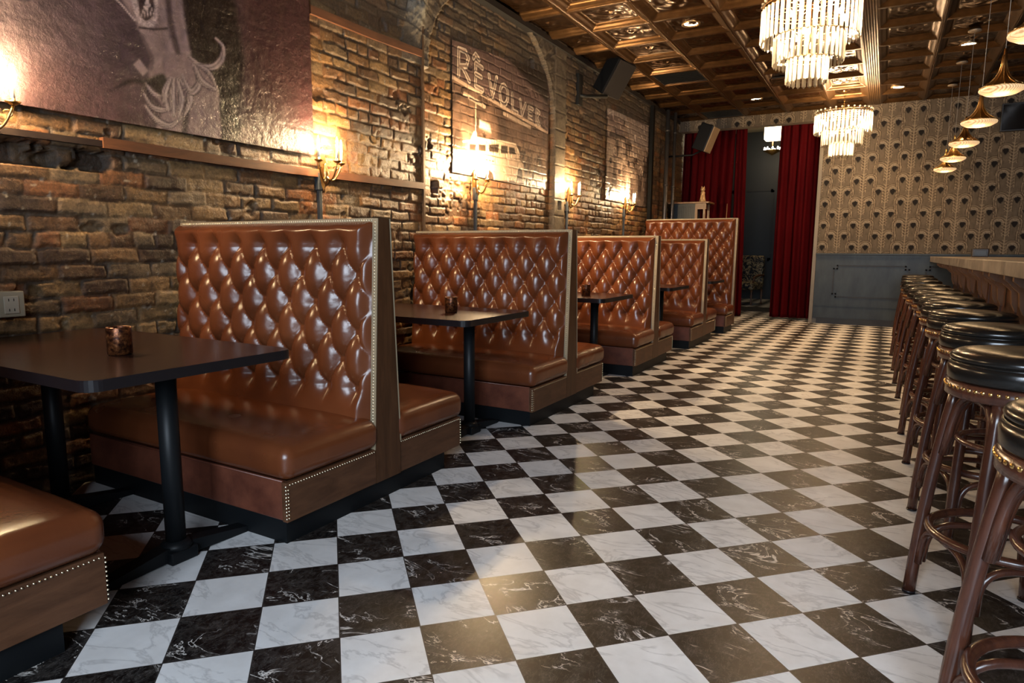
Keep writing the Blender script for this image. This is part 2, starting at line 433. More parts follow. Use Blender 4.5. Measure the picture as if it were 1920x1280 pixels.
p1 = struct(obj('wall_back_paper', grid_mesh('wall_back_paper', np.stack([Xg, np.full(Xg.shape, YB), Zg], -1), wallpaper(Xg, Zg), True), WPM)); p1.name = 'wall_back.001'
xs = np.arange(-2.1, .311, .011); zs = np.arange(3.36, 3.66, .011); Xg, Zg = np.meshgrid(xs, zs, indexing='ij')
p2 = struct(obj('wall_back.002', grid_mesh('wall_back_header', np.stack([Xg, np.full(Xg.shape, YB), Zg], -1), wallpaper(Xg, Zg), True), WPM))
BLUE = mat('slate_paint', (.058, .074, .086), .38); B_ = objc(BLUE)
LK(BLUE, ramp(BLUE, noise(BLUE, 3, 4, .6, mapped(BLUE, B_, (2, 1, .7))), [(.3, (.024, .030, .036)), (.7, (.046, .057, .064))]), bsdf(BLUE).inputs['Base Color'])
bsdf(BLUE).inputs['Specular IOR Level'].default_value = .25
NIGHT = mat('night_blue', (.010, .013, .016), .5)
BLACK = mat('black_gap', (.008, .008, .009), .5)
bm = BM(); box(bm, .36, 4.6, YB-.035, YB+.003, .09, 1.16); struct(obj('trim_1', bm, BLUE))
bm = BM(); box(bm, .35, 4.6, YB-.075, YB-.0, 1.155, 1.185, .006); box(bm, .36, 4.6, YB-.055, YB-.03, 1.12, 1.155); struct(obj('trim_2', bm, BLUE))
bm = BM(); box(bm, .42, 4.6, YB-.06, YB-.036, 0, .10); struct(obj('baseboard_back', bm, BLACK))
bm = BM()
def notched(bm, x0, x1, z0, z1, yy, n=.05, wd=.022):
    pts = [(x0+n, z1), (x1-n, z1), (x1-n, z1-n), (x1, z1-n), (x1, z0+n), (x1-n, z0+n), (x1-n, z0), (x0+n, z0), (x0+n, z0+n), (x0, z0+n), (x0, z1-n), (x0+n, z1-n)]
    for (a, b), (c_, d_) in zip(pts, pts[1:]+pts[:1]):
        box(bm, min(a, c_)-wd/2, max(a, c_)+wd/2, yy-.008, yy+.004, min(b, d_)-wd/2, max(b, d_)+wd/2)
notched(bm, .64, 1.72, .46, .98, YB-.037); notched(bm, 1.95, 3.05, .46, .98, YB-.037)
struct(obj('trim_3', bm, BLACK))
bm = BM(); box(bm, .36, 4.6, YB-.045, YB-.036, .30, .315); struct(obj('trim_4', bm, BLUE))
# pale jamb beside the right curtain
bm = BM(); box(bm, .30, .355, YB-.04, YB+.22, 0, 3.36); struct(obj('trim_5', bm, mat('jamb_paint', (.20, .17, .13), .5)))

# right wall, front wall with shop windows
DK = mat('dark_paint', (.07, .05, .035), .6)
bm = BM(); box(bm, 4.6, 4.75, -3.0, 17, 0, 4.2); struct(obj('wall_right', bm, DK))
bm = BM(); box(bm, -2.3, 4.75, -3.2, -3.0, 0, .7); box(bm, -2.3, 4.75, -3.2, -3.0, 3.1, 3.7)
for a, b in ((-2.3, .45), (2.85, 4.75)): box(bm, a, b, -3.2, -3.0, .7, 3.1)
struct(obj('wall_front', bm, DK))
PANE = bpy.data.materials.new('window_glass'); PANE.use_nodes = True
_n = PANE.node_tree; _n.nodes.clear(); _o = _n.nodes.new('ShaderNodeOutputMaterial'); _a = _n.nodes.new('ShaderNodeBsdfTransparent'); _b = _n.nodes.new('ShaderNodeBsdfGlossy'); _m = _n.nodes.new('ShaderNodeMixShader')
_b.inputs['Roughness'].default_value = .02; _m.inputs[0].default_value = .06; _n.links.new(_a.outputs[0], _m.inputs[1]); _n.links.new(_b.outputs[0], _m.inputs[2]); _n.links.new(_m.outputs[0], _o.inputs[0])
for i, (a, b) in enumerate(((.45, 2.85),)):
    bm = BM(); t = .05
    box(bm, a, b, -3.16, -3.04, .7, .7+t); box(bm, a, b, -3.16, -3.04, 3.1-t, 3.1)
    for x in (a, (a+b)/2-t/2, b-t): box(bm, x, x+t, -3.155, -3.045, .7+t, 3.1-t)
    o = struct(obj('window_%d' % (i+1), bm, BLKM))
    bm = BM(); box(bm, a+t, b-t, -3.103, -3.097, .7+t, 3.1-t)
    obj('pane', bm, PANE, o)
# room behind the curtains
bm = BM(); box(bm, -2.6, -2.45, 11.12, 16.6, 0, 4.3); struct(obj('wall_left.001', bm, NIGHT))
bm = BM(); box(bm, -2.6, 4.6, 16.5, 16.65, 0, 4.3); struct(obj('wall_rear', bm, NIGHT))
bm = BM(); notched(bm, -2.2, -1.2, 1.0, 2.75, 16.49, .03, .05); notched(bm, -1.0, .2, 1.0, 2.75, 16.49, .03, .05); struct(obj('trim_6', bm, BLACK))
CREAM = mat('cream_ceiling', (.35, .29, .19), .7)
bm = BM(); box(bm, -2.6, 4.6, 11.12, 16.6, 4.2, 4.3); struct(obj('ceiling.001', bm, CREAM))
bm = BM(); box(bm, -2.6, 4.6, 11.12, 11.2, 3.7, 4.3); struct(obj('wall_back.003', bm, NIGHT))

# ------------------------------------------------------------------ pressed tin ceiling
TIN = mat('pressed_tin', (.30, .17, .07), .3, .8); t_ = objc(TIN)
LK(TIN, ramp(TIN, noise(TIN, 12, 3, .5, t_), [(.3, (.085, .043, .016)), (.6, (.125, .064, .024)), (.85, (.18, .095, .038))]), bsdf(TIN).inputs['Base Color'])
LK(TIN, math_n(TIN, 'MULTIPLY_ADD', noise(TIN, 12, 3, .6, t_), .12, .28), bsdf(TIN).inputs['Roughness'])
pass
TINP = mat('shaded_tin_panel', (.075, .036, .014), .22, .85)  # same tin, darker on the coffer panels: shade of the relief put into the colour
XE = [-2.26, -1.59, -.915, -.24, .43, 1.05, 1.72, 2.37, 3.04, 3.71, 4.38, 4.75]
YE = [4.9+.668*k for k in range(-12, 11)]
def coffer(x0, x1, y0, y1, fine):
    ed = [0, .028, .034, .052, .060, .072, .083, .095]
    def ax_(a, b):
        if not fine: return np.concatenate([a+np.array([0, .03, .08, .095]), b-np.array([.095, .08, .03, 0])])
        n = 30; e = np.array(ed); return np.concatenate([a+e, np.linspace(a+.105, b-.105, n), b-e[::-1]])
    xs, ys = ax_(x0, x1), ax_(y0, y1); X, Y = np.meshgrid(xs, ys, indexing='ij')
    d = np.minimum(np.minimum(X-x0, x1-X), np.minimum(Y-y0, y1-Y))
    hgt = np.interp(d, [0, .028, .034, .052, .060, .072, .095, .105], [-.010, -.010, .002, .006, .014, .016, .040, .038])
    u = (X-(x0+x1)/2)/((x1-x0)/2); v = (Y-(y0+y1)/2)/((y1-y0)/2)
    rr = np.hypot(u, v); th = np.arctan2(v, u)
    orn = .6*np.cos(th*4+2.2*np.sin(rr*7))*np.sin(rr*12)+.5*np.sin(8*u+2*np.sin(5*v))*np.cos(8*v+2*np.sin(5*u))
    orn = orn*.5+.5*np.exp(-(rr/.16)**2)*2
    m_ = ss(.105, .125, d)
    hgt = hgt-m_*.016*np.clip(orn, -1, 1.3)
    if fine:   # beading along the frame
        along = np.where(np.minimum(X-x0, x1-X) < np.minimum(Y-y0, y1-Y), Y, X)
        hgt = hgt
    dc = (d[:-1, :-1]+d[1:, 1:])/2
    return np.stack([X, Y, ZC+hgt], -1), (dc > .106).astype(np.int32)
parts = []; MI = []
for i in range(len(XE)-1):
    for j in range(len(YE)-1):
        x0, x1, y0, y1 = XE[i], XE[i+1], YE[j], YE[j+1]
        if i == 4: x1 -= .075
        if i == 5: x0 += .075
        if y0 > YB: continue
        y1_ = min(y1, YB+.01) if y0 < YB-.1 else y1
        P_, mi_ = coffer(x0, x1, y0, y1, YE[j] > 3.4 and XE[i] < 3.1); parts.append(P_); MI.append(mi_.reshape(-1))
V = []; Q = []; n0 = 0
for P in parts:
    n, m_, _ = P.shape; idx = np.arange(n*m_).reshape(n, m_)+n0
    Q.append(np.stack([idx[:-1, :-1], idx[:-1, 1:], idx[1:, 1:], idx[1:, :-1]], -1).reshape(-1, 4)); V.append(P.reshape(-1, 3)); n0 += n*m_
V = np.concatenate(V); Q = np.concatenate(Q); V[:, 1] = np.minimum(V[:, 1], YB+.02)
me = bpy.data.meshes.new('ceiling'); me.vertices.add(len(V)); me.vertices.foreach_set('co', V.reshape(-1).astype(np.float32))
me.loops.add(len(Q)*4); me.loops.foreach_set('vertex_index', Q.reshape(-1).astype(np.int32)); me.polygons.add(len(Q)); me.polygons.foreach_set('loop_start', (np.arange(len(Q))*4).astype(np.int32)); me.update(calc_edges=True)
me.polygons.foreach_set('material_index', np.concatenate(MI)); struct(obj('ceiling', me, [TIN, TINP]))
bm = BM(); box(bm, -2.4, 4.8, -3.1, 11.1, 3.66, 3.75); struct(obj('ceiling.002', bm, DK))
# wide fluted beam
bm = BM()
prof = [(.97, 3.60)]; 
for k in range(7):
    x = .965+.17*k/7; prof += [(x+.004, 3.535), (x+.0195, 3.527)]
prof += [(1.135, 3.60)]
prism(bm, prof, 'y', -3.0, YB); struct(obj('trim_7', bm, TIN))
for i, x in enumerate(XE[1:4]+[.43]+XE[6:9]):
    bm = BM(); prism(bm, [(x-.026, ZC+.002), (x-.022, ZC-.012), (x-.008, ZC-.018), (x-.003, ZC-.008), (x+.003, ZC-.008), (x+.008, ZC-.018), (x+.022, ZC-.012), (x+.026, ZC+.002)], 'y', -3.0, YB)
    struct(obj('trim_%d' % (8+i), bm, TIN))
# ragged dark gap line and small pipe where ceiling meets brick
bm = BM(); box(bm, XL-.05, XL+.045, -3, YB, 3.50, 3.56); struct(obj('trim_20', bm, BLACK))

# ------------------------------------------------------------------ wall art
def mural(name, label, y0, y1, zb, zt, n, artfn, m, follow=.8, off=.006, base=.02):
    ys = np.linspace(y0, y1, n[0]); vs = np.linspace(0, 1, n[1]); Yg, Vg = np.meshgrid(ys, vs, indexing='ij')
    top = zt(Yg) if callable(zt) else zt; bot = zb(Yg) if callable(zb) else zb
    Zg = bot+(top-bot)*Vg; h = wall_h(Yg, Zg)
    hh = h[0] if follow >= 1 else h[0]*follow+base*(1-follow)
    o = obj(name, grid_mesh(name, np.stack([XL+hh+off, Yg, Zg], -1), artfn(Yg, Zg, h)), m); tag(o, label, 'mural'); return o
def crv(p, n=8):
    p = [np.array(a, float) for a in p]; q = [2*p[0]-p[1]]+p+[2*p[-1]-p[-2]]; out = []
    for a, b, c_, d in zip(q, q[1:], q[2:], q[3:]):
        for t in np.linspace(0, 1, n, endpoint=False): out.append(tuple(.5*((2*b)+(-a+c_)*t+(2*a-5*b+4*c_-d)*t*t+(-a+3*b-3*c_+d)*t**3)))
    return out+[tuple(p[-1])]
def tstroke(C, X, Y, p, col, w_, al=1, taper=.75, soft=.004):
    pts = crv(p); n = len(pts)-1; M = np.zeros(X.shape)
    for k, (a, b) in enumerate(zip(pts, pts[1:])):
        ww = w_*(1-taper*abs(2*(k+.5)/n-1)**1.6); M = np.maximum(M, 1-ss(ww-soft, ww+soft, dseg(X, Y, [a, b])))
    return lay(C, M*al, col)
def art1(Y, Z, h):
    n = fbm(Y, Z, .35, 201); n2 = fbm(Y, Z, .05, 202)
    t = ss(-.6, .9, Y)[..., None]
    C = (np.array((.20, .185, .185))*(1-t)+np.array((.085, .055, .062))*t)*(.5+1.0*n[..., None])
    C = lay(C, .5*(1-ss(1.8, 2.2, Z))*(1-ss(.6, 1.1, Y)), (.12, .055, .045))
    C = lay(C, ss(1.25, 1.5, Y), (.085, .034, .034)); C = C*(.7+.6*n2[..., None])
    C = fillp(C, Y, Z, [(1.0, 2.8), (1.25, 2.9), (1.38, 2.6), (1.42, 2.3), (1.36, 2.0), (1.37, 1.80), (1.19, 1.80), (1.223, 2.044), (1.062, 2.23), (1.037, 2.42)], (.014, .007, .006), .035)
    sk = (.36, .275, .25); sh = (.06, .038, .038); lt = (.72, .60, .52)
    C = fillp(C, Y, Z, crv([(.60, 2.6), (.70, 2.42), (.756, 2.34), (.79, 2.26), (.83, 2.17), (.818, 2.09), (.925, 2.06), (1.05, 2.12), (1.062, 2.23), (1.045, 2.35), (1.03, 2.53), (1.06, 2.8), (.8, 2.9)]), sk, .012)
    C = fillp(C, Y, Z, crv([(.84, 2.36), (.90, 2.40), (.935, 2.30), (.93, 2.20), (.86, 2.19), (.855, 2.28)]), (.27, .20, .18), .035, .8)
    C = tstroke(C, Y, Z, [(.95, 2.60), (.952, 2.40), (.985, 2.24), (.99, 2.12)], sh, .020, .9, .2, .014)
    C = tstroke(C, Y, Z, [(.985, 2.62), (1.0, 2.42), (1.025, 2.25)], (.30, .22, .20), .020, .8, .3, .012)
    C = tstroke(C, Y, Z, [(.79, 2.27), (.835, 2.18), (.825, 2.10)], sh, .010, .7, .3, .010)
    C = fillp(C, Y, Z, crv([(.818, 2.10), (.93, 2.2), (1.06, 2.235), (1.15, 2.17), (1.223, 2.1), (1.225, 2.0), (1.20, 1.78), (.85, 1.78), (.88, 1.93), (.80, 2.02)]), (.30, .215, .195), .012)
    C = fillp(C, Y, Z, crv([(1.10, 2.08), (1.17, 2.06), (1.185, 1.95), (1.165, 1.8), (1.11, 1.8), (1.10, 1.95)]), (.27, .195, .175), .03, .7)
    C = tstroke(C, Y, Z, [(1.03, 2.0), (1.01, 1.90), (.99, 1.78)], sh, .020, .95, .2, .012)
    C = tstroke(C, Y, Z, [(.90, 2.17), (.96, 2.20), (1.05, 2.18)], (.27, .2, .18), .03, .6, .6, .02)
    C = fillp(C, Y, Z, crv([(.74, 2.48), (.87, 2.55), (.885, 2.42), (.85, 2.33), (.80, 2.315), (.76, 2.345)]), lt, .008)
    C = fillp(C, Y, Z, crv([(.775, 2.47), (.855, 2.51), (.865, 2.41), (.82, 2.355), (.785, 2.37)]), sh, .006)
    for k in range(5): C = stroke(C, Y, Z, [(.83, 2.47), (.79+.018*k, 2.365+.008*k)], lt, .0028, .002)
    C = lay(C, ((n2*37) % 1 > .5)*(1-ss(.07, .085, np.hypot(Y-.82, (Z-2.40)*.8)))*.35, sh)
    C = stroke(C, Y, Z, [(.60, 2.46), (.70, 2.39), (.756, 2.34)], lt, .004, .003)
    C = stroke(C, Y, Z, [(.78, 2.312), (.86, 2.325), (.93, 2.35)], sh, .006, .004)
    C = fillp(C, Y, Z, [(.731, 2.119), (.766, 2.154), (.81, 2.106), (.779, 2.073)], (.40, .31, .28), .005)
    C = fillp(C, Y, Z, crv([(.60, 1.96), (.70, 2.04), (.787, 2.057), (.89, 2.11), (.915, 2.05), (.87, 1.99), (.804, 2.03), (.73, 2.03)]), (.022, .013, .013), .012)
    def fan(C, p, w_):
        C = tstroke(C, Y, Z, p, (.05, .028, .026), w_*1.1, .8); w_ = w_*.68; C = tstroke(C, Y, Z, p, (.46, .37, .33), w_); C = tstroke(C, Y, Z, [(a+.3*w_, b+.25*w_) for a, b in p], (.52, .43, .37), w_*.35, .9); return tstroke(C, Y, Z, [(a-.35*w_, b-.2*w_) for a, b in p], (.13, .085, .075), w_*.28, .8)
    for p, w_ in (([(1.05, 2.235), (1.126, 2.205), (1.206, 2.22), (1.262, 2.28), (1.272, 2.345), (1.225, 2.38)], .024),
                  ([(.790, 2.04), (.83, 1.996), (.90, 1.985)], .015), ([(.776, 1.985), (.815, 1.93), (.875, 1.92), (.965, 1.955)], .017), ([(.78, 1.925), (.831, 1.867), (.911, 1.845), (.985, 1.90)], .018),
                  ([(.936, 2.10), (.893, 2.007), (.906, 1.92)], .022), ([(.952, 2.10), (.938, 1.988), (.936, 1.90)], .021), ([(.972, 2.10), (.992, 1.997), (.965, 1.90)], .021), ([(.988, 2.10), (1.045, 2.02), (1.005, 1.915)], .022),
                  ([(1.0, 2.13), (1.051, 2.05), (1.105, 2.11), (1.07, 2.20)], .022), ([(1.08, 2.20), (1.125, 2.12), (1.225, 2.09)], .022), ([(1.08, 2.21), (1.17, 2.18), (1.22, 2.10)], .016)):
        C = fan(C, p, w_)
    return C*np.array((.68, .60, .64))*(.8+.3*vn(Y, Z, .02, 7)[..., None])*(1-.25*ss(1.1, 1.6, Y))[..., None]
M1 = art_mat('mural_canvas', .33, .6, 14, .35, .15, .03)
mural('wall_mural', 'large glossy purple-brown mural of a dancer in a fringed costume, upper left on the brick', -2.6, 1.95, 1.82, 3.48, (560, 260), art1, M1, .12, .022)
def art2(Y, Z, h):
    m_ = h[1]; n = fbm(Y, Z, .12, 301); n2 = fbm(Y, Z, .04, 302)
    dk = (.055, .032, .022); lt = (.72, .50, .34); mid = (.20, .115, .075)
    C = np.ones(Y.shape+(3,))*np.array(mid)*(.35+1.1*n[..., None])
    band = 2.745-.10*(Y-3.7)
    C = lay(C, (Z > band)*.85, (.155, .095, .085)); C = lay(C, ss(.55, .62, n)*(Z > band)*.6, (.08, .05, .045))
    C = lay(C, (Z < band-.02)*ss(.40, .62, fbm(Y, Z, .2, 305))*.9, dk)
    C = lay(C, (Z < 2.35)*(Y > 4.9)*.55*ss(.4, .6, n2), (.42, .28, .18))
    C = fillp(C, Y, Z, [(4.55, 3.16), (5.62, 3.22), (5.62, 2.86)], (.02, .013, .01), .03)
    for P in ([(3.803, 2.763), (3.805, 2.995), (3.917, 3.002), (3.963, 2.954), (3.938, 2.876), (3.814, 2.85), (3.875, 2.845), (3.98, 2.752)],
              [(4.21, 2.923), (4.088, 2.939), (4.088, 2.731), (4.218, 2.721)], [(4.088, 2.844), (4.188, 2.834)], [(4.049, 2.975), (4.088, 3.018), (4.15, 2.985)],
              [(4.326, 2.886), (4.398, 2.696), (4.476, 2.896)],
              [(4.701, 2.765), (4.69, 2.715), (4.661, 2.677), (4.62, 2.661), (4.58, 2.671), (4.55, 2.704), (4.539, 2.752), (4.549, 2.801), (4.578, 2.839), (4.618, 2.855), (4.659, 2.846), (4.689, 2.813), (4.701, 2.765)],
              [(4.795, 2.806), (4.797, 2.638), (4.902, 2.632)], [(4.963, 2.777), (5.008, 2.631), (5.081, 2.755)],
              [(5.248, 2.732), (5.162, 2.741), (5.165, 2.607), (5.251, 2.6)], [(5.164, 2.672), (5.237, 2.668)],
              [(5.344, 2.59), (5.34, 2.744), (5.408, 2.722), (5.352, 2.663), (5.421, 2.589)]):
        C = stroke(C, Y, Z, P, (.06, .035, .03), .034, .006); C = stroke(C, Y, Z, P, (.75, .60, .46), .024, .004); C = stroke(C, Y, Z, P, (.20, .12, .09), .009, .003, .9)
    C = stroke(C, Y, Z, [(3.70, 2.727), (4.6, 2.636), (5.62, 2.54)], lt, .016, .004)
    C = stroke(C, Y, Z, [(3.895, 2.619), (4.246, 2.575)], (.6, .43, .3), .022, .006); C = stroke(C, Y, Z, [(4.62, 2.575), (5.2, 2.53)], (.6, .43, .3), .018, .006)
    C = stroke(C, Y, Z, [(4.088, 2.58), (4.088, 2.31)], lt, .008, .003)
    C = fillp(C, Y, Z, [(4.155, 2.434), (4.34, 2.418), (4.37, 2.347), (4.155, 2.364)], (.85, .72, .55), .02)
    C = fillp(C, Y, Z, [(4.0, 2.227), (4.054, 2.308), (4.099, 2.309), (4.11, 2.264), (4.4, 2.278), (4.42, 2.234), (4.01, 2.18)], (.9, .8, .62), .012)
    bt = (.62, .44, .30)
    C = fillp(C, Y, Z, [(3.707, 2.10), (4.087, 2.133), (4.537, 2.131), (4.918, 2.178), (5.046, 2.115), (5.08, 1.984), (4.95, 1.94), (4.539, 1.90), (4.11, 1.90), (3.705, 1.90)], bt, .010)
    C = fillp(C, Y, Z, [(3.956, 2.185), (4.11, 2.232), (4.536, 2.289), (4.875, 2.302), (4.97, 2.17), (4.537, 2.119), (4.087, 2.122), (3.956, 2.116)], (.66, .47, .32), .008)
    for P in ([(3.978, 2.188), (4.094, 2.198), (4.094, 2.134), (3.978, 2.125)], [(4.137, 2.204), (4.27, 2.218), (4.27, 2.152), (4.137, 2.14)], [(4.341, 2.232), (4.523, 2.259), (4.512, 2.171), (4.329, 2.159)],
              [(4.566, 2.254), (4.702, 2.265), (4.708, 2.186), (4.562, 2.174)], [(4.728, 2.262), (4.843, 2.265), (4.882, 2.202), (4.735, 2.187)]):
        C = fillp(C, Y, Z, P, (.035, .022, .015), .010)
    C = stroke(C, Y, Z, [(3.87, 2.19), (4.11, 2.238), (4.536, 2.292), (4.875, 2.305), (4.965, 2.204)], (.8, .62, .44), .009, .003)
    C = stroke(C, Y, Z, [(3.71, 2.12), (4.537, 2.125), (4.97, 2.165)], (.18, .10, .06), .004, .003)
    for P in ([(4.235, 1.88), (4.265, 1.96), (4.342, 2.0), (4.42, 1.96), (4.44, 1.884)], [(4.881, 1.92), (4.912, 2.048), (4.967, 2.093), (5.024, 2.06), (5.043, 1.95)]):
        C = fillp(C, Y, Z, P, (.05, .03, .02), .008); C = stroke(C, Y, Z, P, (.78, .60, .43), .012, .004)
    for k in range(3): C = stroke(C, Y, Z, [(4.27+.06*k, 2.075), (4.30+.06*k, 2.075)], (.1, .06, .04), .007, .003)
    C = lay(C, (Z < 1.97)*(Y > 5.06)*ss(.45, .6, n2), (.75, .6, .44))
    C = lay(C, (1-m_)*.22, (.05, .03, .02))
    edge = np.minimum(Y-3.7, 5.62-Y); return C*(.8+.4*n2[..., None])*.75
M2 = art_mat('painted_brick', .38, .35, 70, .5, .3, .005)
mural('wall_mural', 'sepia mural reading RÊVOLVER over an old motor coach, painted on the brick arch recess', 3.7, 5.64, 1.895, lambda Y: 3.045+.14*(Y-3.7)/1.9, (420, 280), art2, M2, .30, .012, -.038)
def art3(Y, Z, h):
    n = fbm(Y, Z*.45, .14, 401, 5, .6); n2 = fbm(Y, Z*.6, .05, 402)
    C = np.ones(Y.shape+(3,))*np.array((.36, .25, .19)); C = lay(C, ss(.46, .54, n)*.95, (.06, .035, .025)); C = lay(C, ss(.6, .68, n2)*.6, (.55, .42, .33))
    C = fillp(C, Y, Z, [(7.36, 3.1), (7.95, 3.1), (8.0, 2.85), (7.5, 2.78)], (.26, .18, .16), .03, .8)
    C = stroke(C, Y, Z, [(7.353, 3.09), (7.989, 3.129), (8.15, 3.05), (8.19, 2.95)], (.5, .4, .35), .04, .02, .8)
    C = lay(C, ss(8.15, 8.35, Y)*(Z > 2.8)*.8, (.40, .31, .27))
    C = stroke(C, Y, Z, [(7.46, 2.80), (8.02, 2.84), (8.1, 2.75)], (.04, .025, .02), .035, .02, .9)
    C = fillp(C, Y, Z, [(7.46, 2.70), (7.643, 2.62), (7.66, 2.45), (7.5, 2.10), (7.38, 2.10), (7.36, 2.4)], (.50, .37, .28), .02, .85)
    C = stroke(C, Y, Z, [(8.19, 2.45), (8.20, 1.92)], (.7, .52, .38), .025, .01, .8); C = stroke(C, Y, Z, [(8.42, 2.55), (8.44, 1.95)], (.06, .04, .03), .02, .01, .8)
    for k in range(9):
        yy = 7.5+.18*k; zz = 2.45+.12*math.sin(k*2.3); C = lay(C, 1-ss(.035, .05, np.hypot((Y-yy)*.8, Z-zz)), (.45, .32, .24) if k % 2 else (.05, .03, .025))
        C = fillp(C, Y, Z, [(yy-.07, zz-.06), (yy+.07, zz-.06), (yy+.09, zz-.4), (yy-.09, zz-.4)], (.08, .05, .04) if k % 2 else (.30, .20, .15), .02, .7)
    return C*(.7+.4*n2[..., None])*.8
mural('wall_mural', 'sepia mural of a crowd, farthest of the murals, on the brick beside the dark post', 7.33, 9.12, 1.90, lambda Y: 3.13+.05*(Y-7.33)/1.8, (260, 220), art3, M2, .6, .014)

# ledges of timber set in the brick
LEDG = wood('rusty_timber', (.08, .028, .012), (.17, .062, .022), .55, (3, .5, 3), 9)
def strip(name, label, pts, hgt, dep, m):
    bm = BM(); n = 40
    for i in range(len(pts)-1):
        (ya, za), (yb, zb) = pts[i], pts[i+1]
        A = [(ya, za-hgt/2), (yb, zb-hgt/2), (yb, zb+hgt/2), (ya, za+hgt/2)]
        prism(bm, A, 'x', XL+.004, XL+dep)
    return tag(obj(name, bm, m), label, 'ledge')
strip('timber_ledge', 'long rust-brown timber strip set in the brick below the purple mural', [(.55, 1.705), (1.2, 1.70), (1.9, 1.703), (2.6, 1.712), (3.18, 1.722)], .052, .045, LEDG)
strip('metal_ledge', 'dark metal strip above the broken bricks at the left edge', [(-.5, 1.69), (.55, 1.70)], .03, .035, mat('dark_iron', (.05, .035, .03), .5, .6))
strip('timber_strip', 'upper rust-brown timber strip in the brick right of the purple mural', [(1.97, 2.765), (2.6, 2.77), (3.18, 2.79)], .055, .036, LEDG)
bm = BM(); box(bm, XL-.06, XL+.028, 3.19, 3.212, .0, 3.35); tag(obj('iron_edge_angle', bm, mat('rust_iron', (.10, .06, .035), .55, .5)), 'thin upright rusty edge strip where the arch recess begins', 'edge strip')
# outlet
t = thing('wall_outlet', 'beige wall outlet box on the brick at the left edge', 'outlet', (XL+.025, .075, .93))
bm = BM(); box(bm, 0, .045, -.05, .055, -.058, .058, .005); obj('outlet_box', bm, mat('beige_metal', (.42, .36, .25), .45), t)
bm = BM()
box(bm, .045, .05, -.03, .03, -.042, .037, .003)
so = obj('socket', bm, mat('ivory', (.55, .48, .36), .4), t)
for dz in (-.025, .02):
    for dy in (-.012, .008):
        bm = BM(); box(bm, .0495, .0508, dy, dy+.003, dz-.006, dz+.006); obj('slot', bm, BLACK, so)

# ------------------------------------------------------------------ booths
XW, XE_ = -2.045, -.622
def tuft_mesh(name, side, z0, z1, yb, yt, zr0, zr1):
    """tufted leather sheet; yb/yt half depth at heights zr0/zr1; side=-1 faces the camera"""
    a, b = .178, .132
    xs = np.linspace(XW, -.655, 200); zs = np.linspace(z0, z1, 132); X, Z = np.meshgrid(xs, zs, indexing='ij')
    u = (X+.82)/a; v = (Z-(z1-.112))/(2*b)
    nrow = int((z1-z0-.18)/b); zbot = (z1-.112)-nrow*b
    vt = np.clip(v, (zbot-(z1-.112))/(2*b), 0)
    s, t = u+vt, u-vt
    S, T_ = np.abs(np.sin(PI*s)), np.abs(np.sin(PI*t))
    body = (S*T_)**.42
    fold = np.minimum(S, T_)**.5
    du = np.stack([s-np.round(s), t-np.round(t)]); 
    # distance to nearest button
    best = np.full(X.shape, 9.)
    for k in range(0, nrow+1):
        zk = (z1-.112)-k*b; off = 0 if k % 2 == 0 else .5
        uu = u+off; dx = (uu-np.round(uu))*a; best = np.minimum(best, np.hypot(dx, Z-zk))
    vert = np.abs(np.sin(PI*(u+(0 if True else .5))))**.5
    above = v > 0; below = Z < zbot
    offb = 0 if nrow % 2 == 0 else .5
    h_in = .62*body+.38*fold
    h_ab = np.abs(np.sin(PI*u))**.45
    h_be = np.abs(np.sin(PI*(u+offb)))**.45
    k_ab = ss(0, .09, Z-(z1-.112)); k_be = ss(0, .10, zbot-Z)
    h = np.where(above, h_ab*(1-k_ab)+k_ab, np.where(below, h_be*(1-k_be)+k_be, h_in))
    pit = 1-np.exp(-(best/.033)**1.3)
    hh = .060*(.30*pit+.70*h*(.25+.75*pit))
    hh += .012*np.exp(-(best/.007)**2)
    # wrinkles radiating from the buttons
    hh += .0016*np.sin(90*X+40*Z+6*vn(X, Z, .05, 3))*np.exp(-(best/.045)**2)
    de = np.minimum(np.minimum(-.655-X, X-XW+.02), np.minimum(z1-Z, Z-z0+.05))
    hh = hh*ss(0, .045, de)**.6+.0
    y = side*(yb+(yt-yb)*(Z-zr0)/(zr1-zr0)+hh+.002)
    P = np.stack([X, y, Z], -1)
    return grid_mesh(name, P, None, side > 0)
def nail_row(bm, pts, ndir, step=.0145, r=.0048):
    pts = [Vector(p) for p in pts]; nd = Vector(ndir).normalized(); a = nd.orthogonal().normalized(); b = nd.cross(a)
    for p, q in zip(pts, pts[1:]):
        L_ = (q-p).length; n = max(1, int(L_/step))
        for i in range(n):
            c0 = p+(q-p)*((i+.5)/n)
            rg = [bm.verts.new(c0+a*(r*math.cos(PI*k/3))+b*(r*math.sin(PI*k/3))) for k in range(6)]
            r2 = [bm.verts.new(c0+nd*.003+a*(r*.6*math.cos(PI*k/3))+b*(r*.6*math.sin(PI*k/3))) for k in range(6)]
            for k in range(6): f = bm.faces.new((rg[k], rg[(k+1) % 6], r2[(k+1) % 6], r2[k])); f.material_index = 1; f.smooth = True
            f = bm.faces.new(r2); f.material_index = 1; f.smooth = True
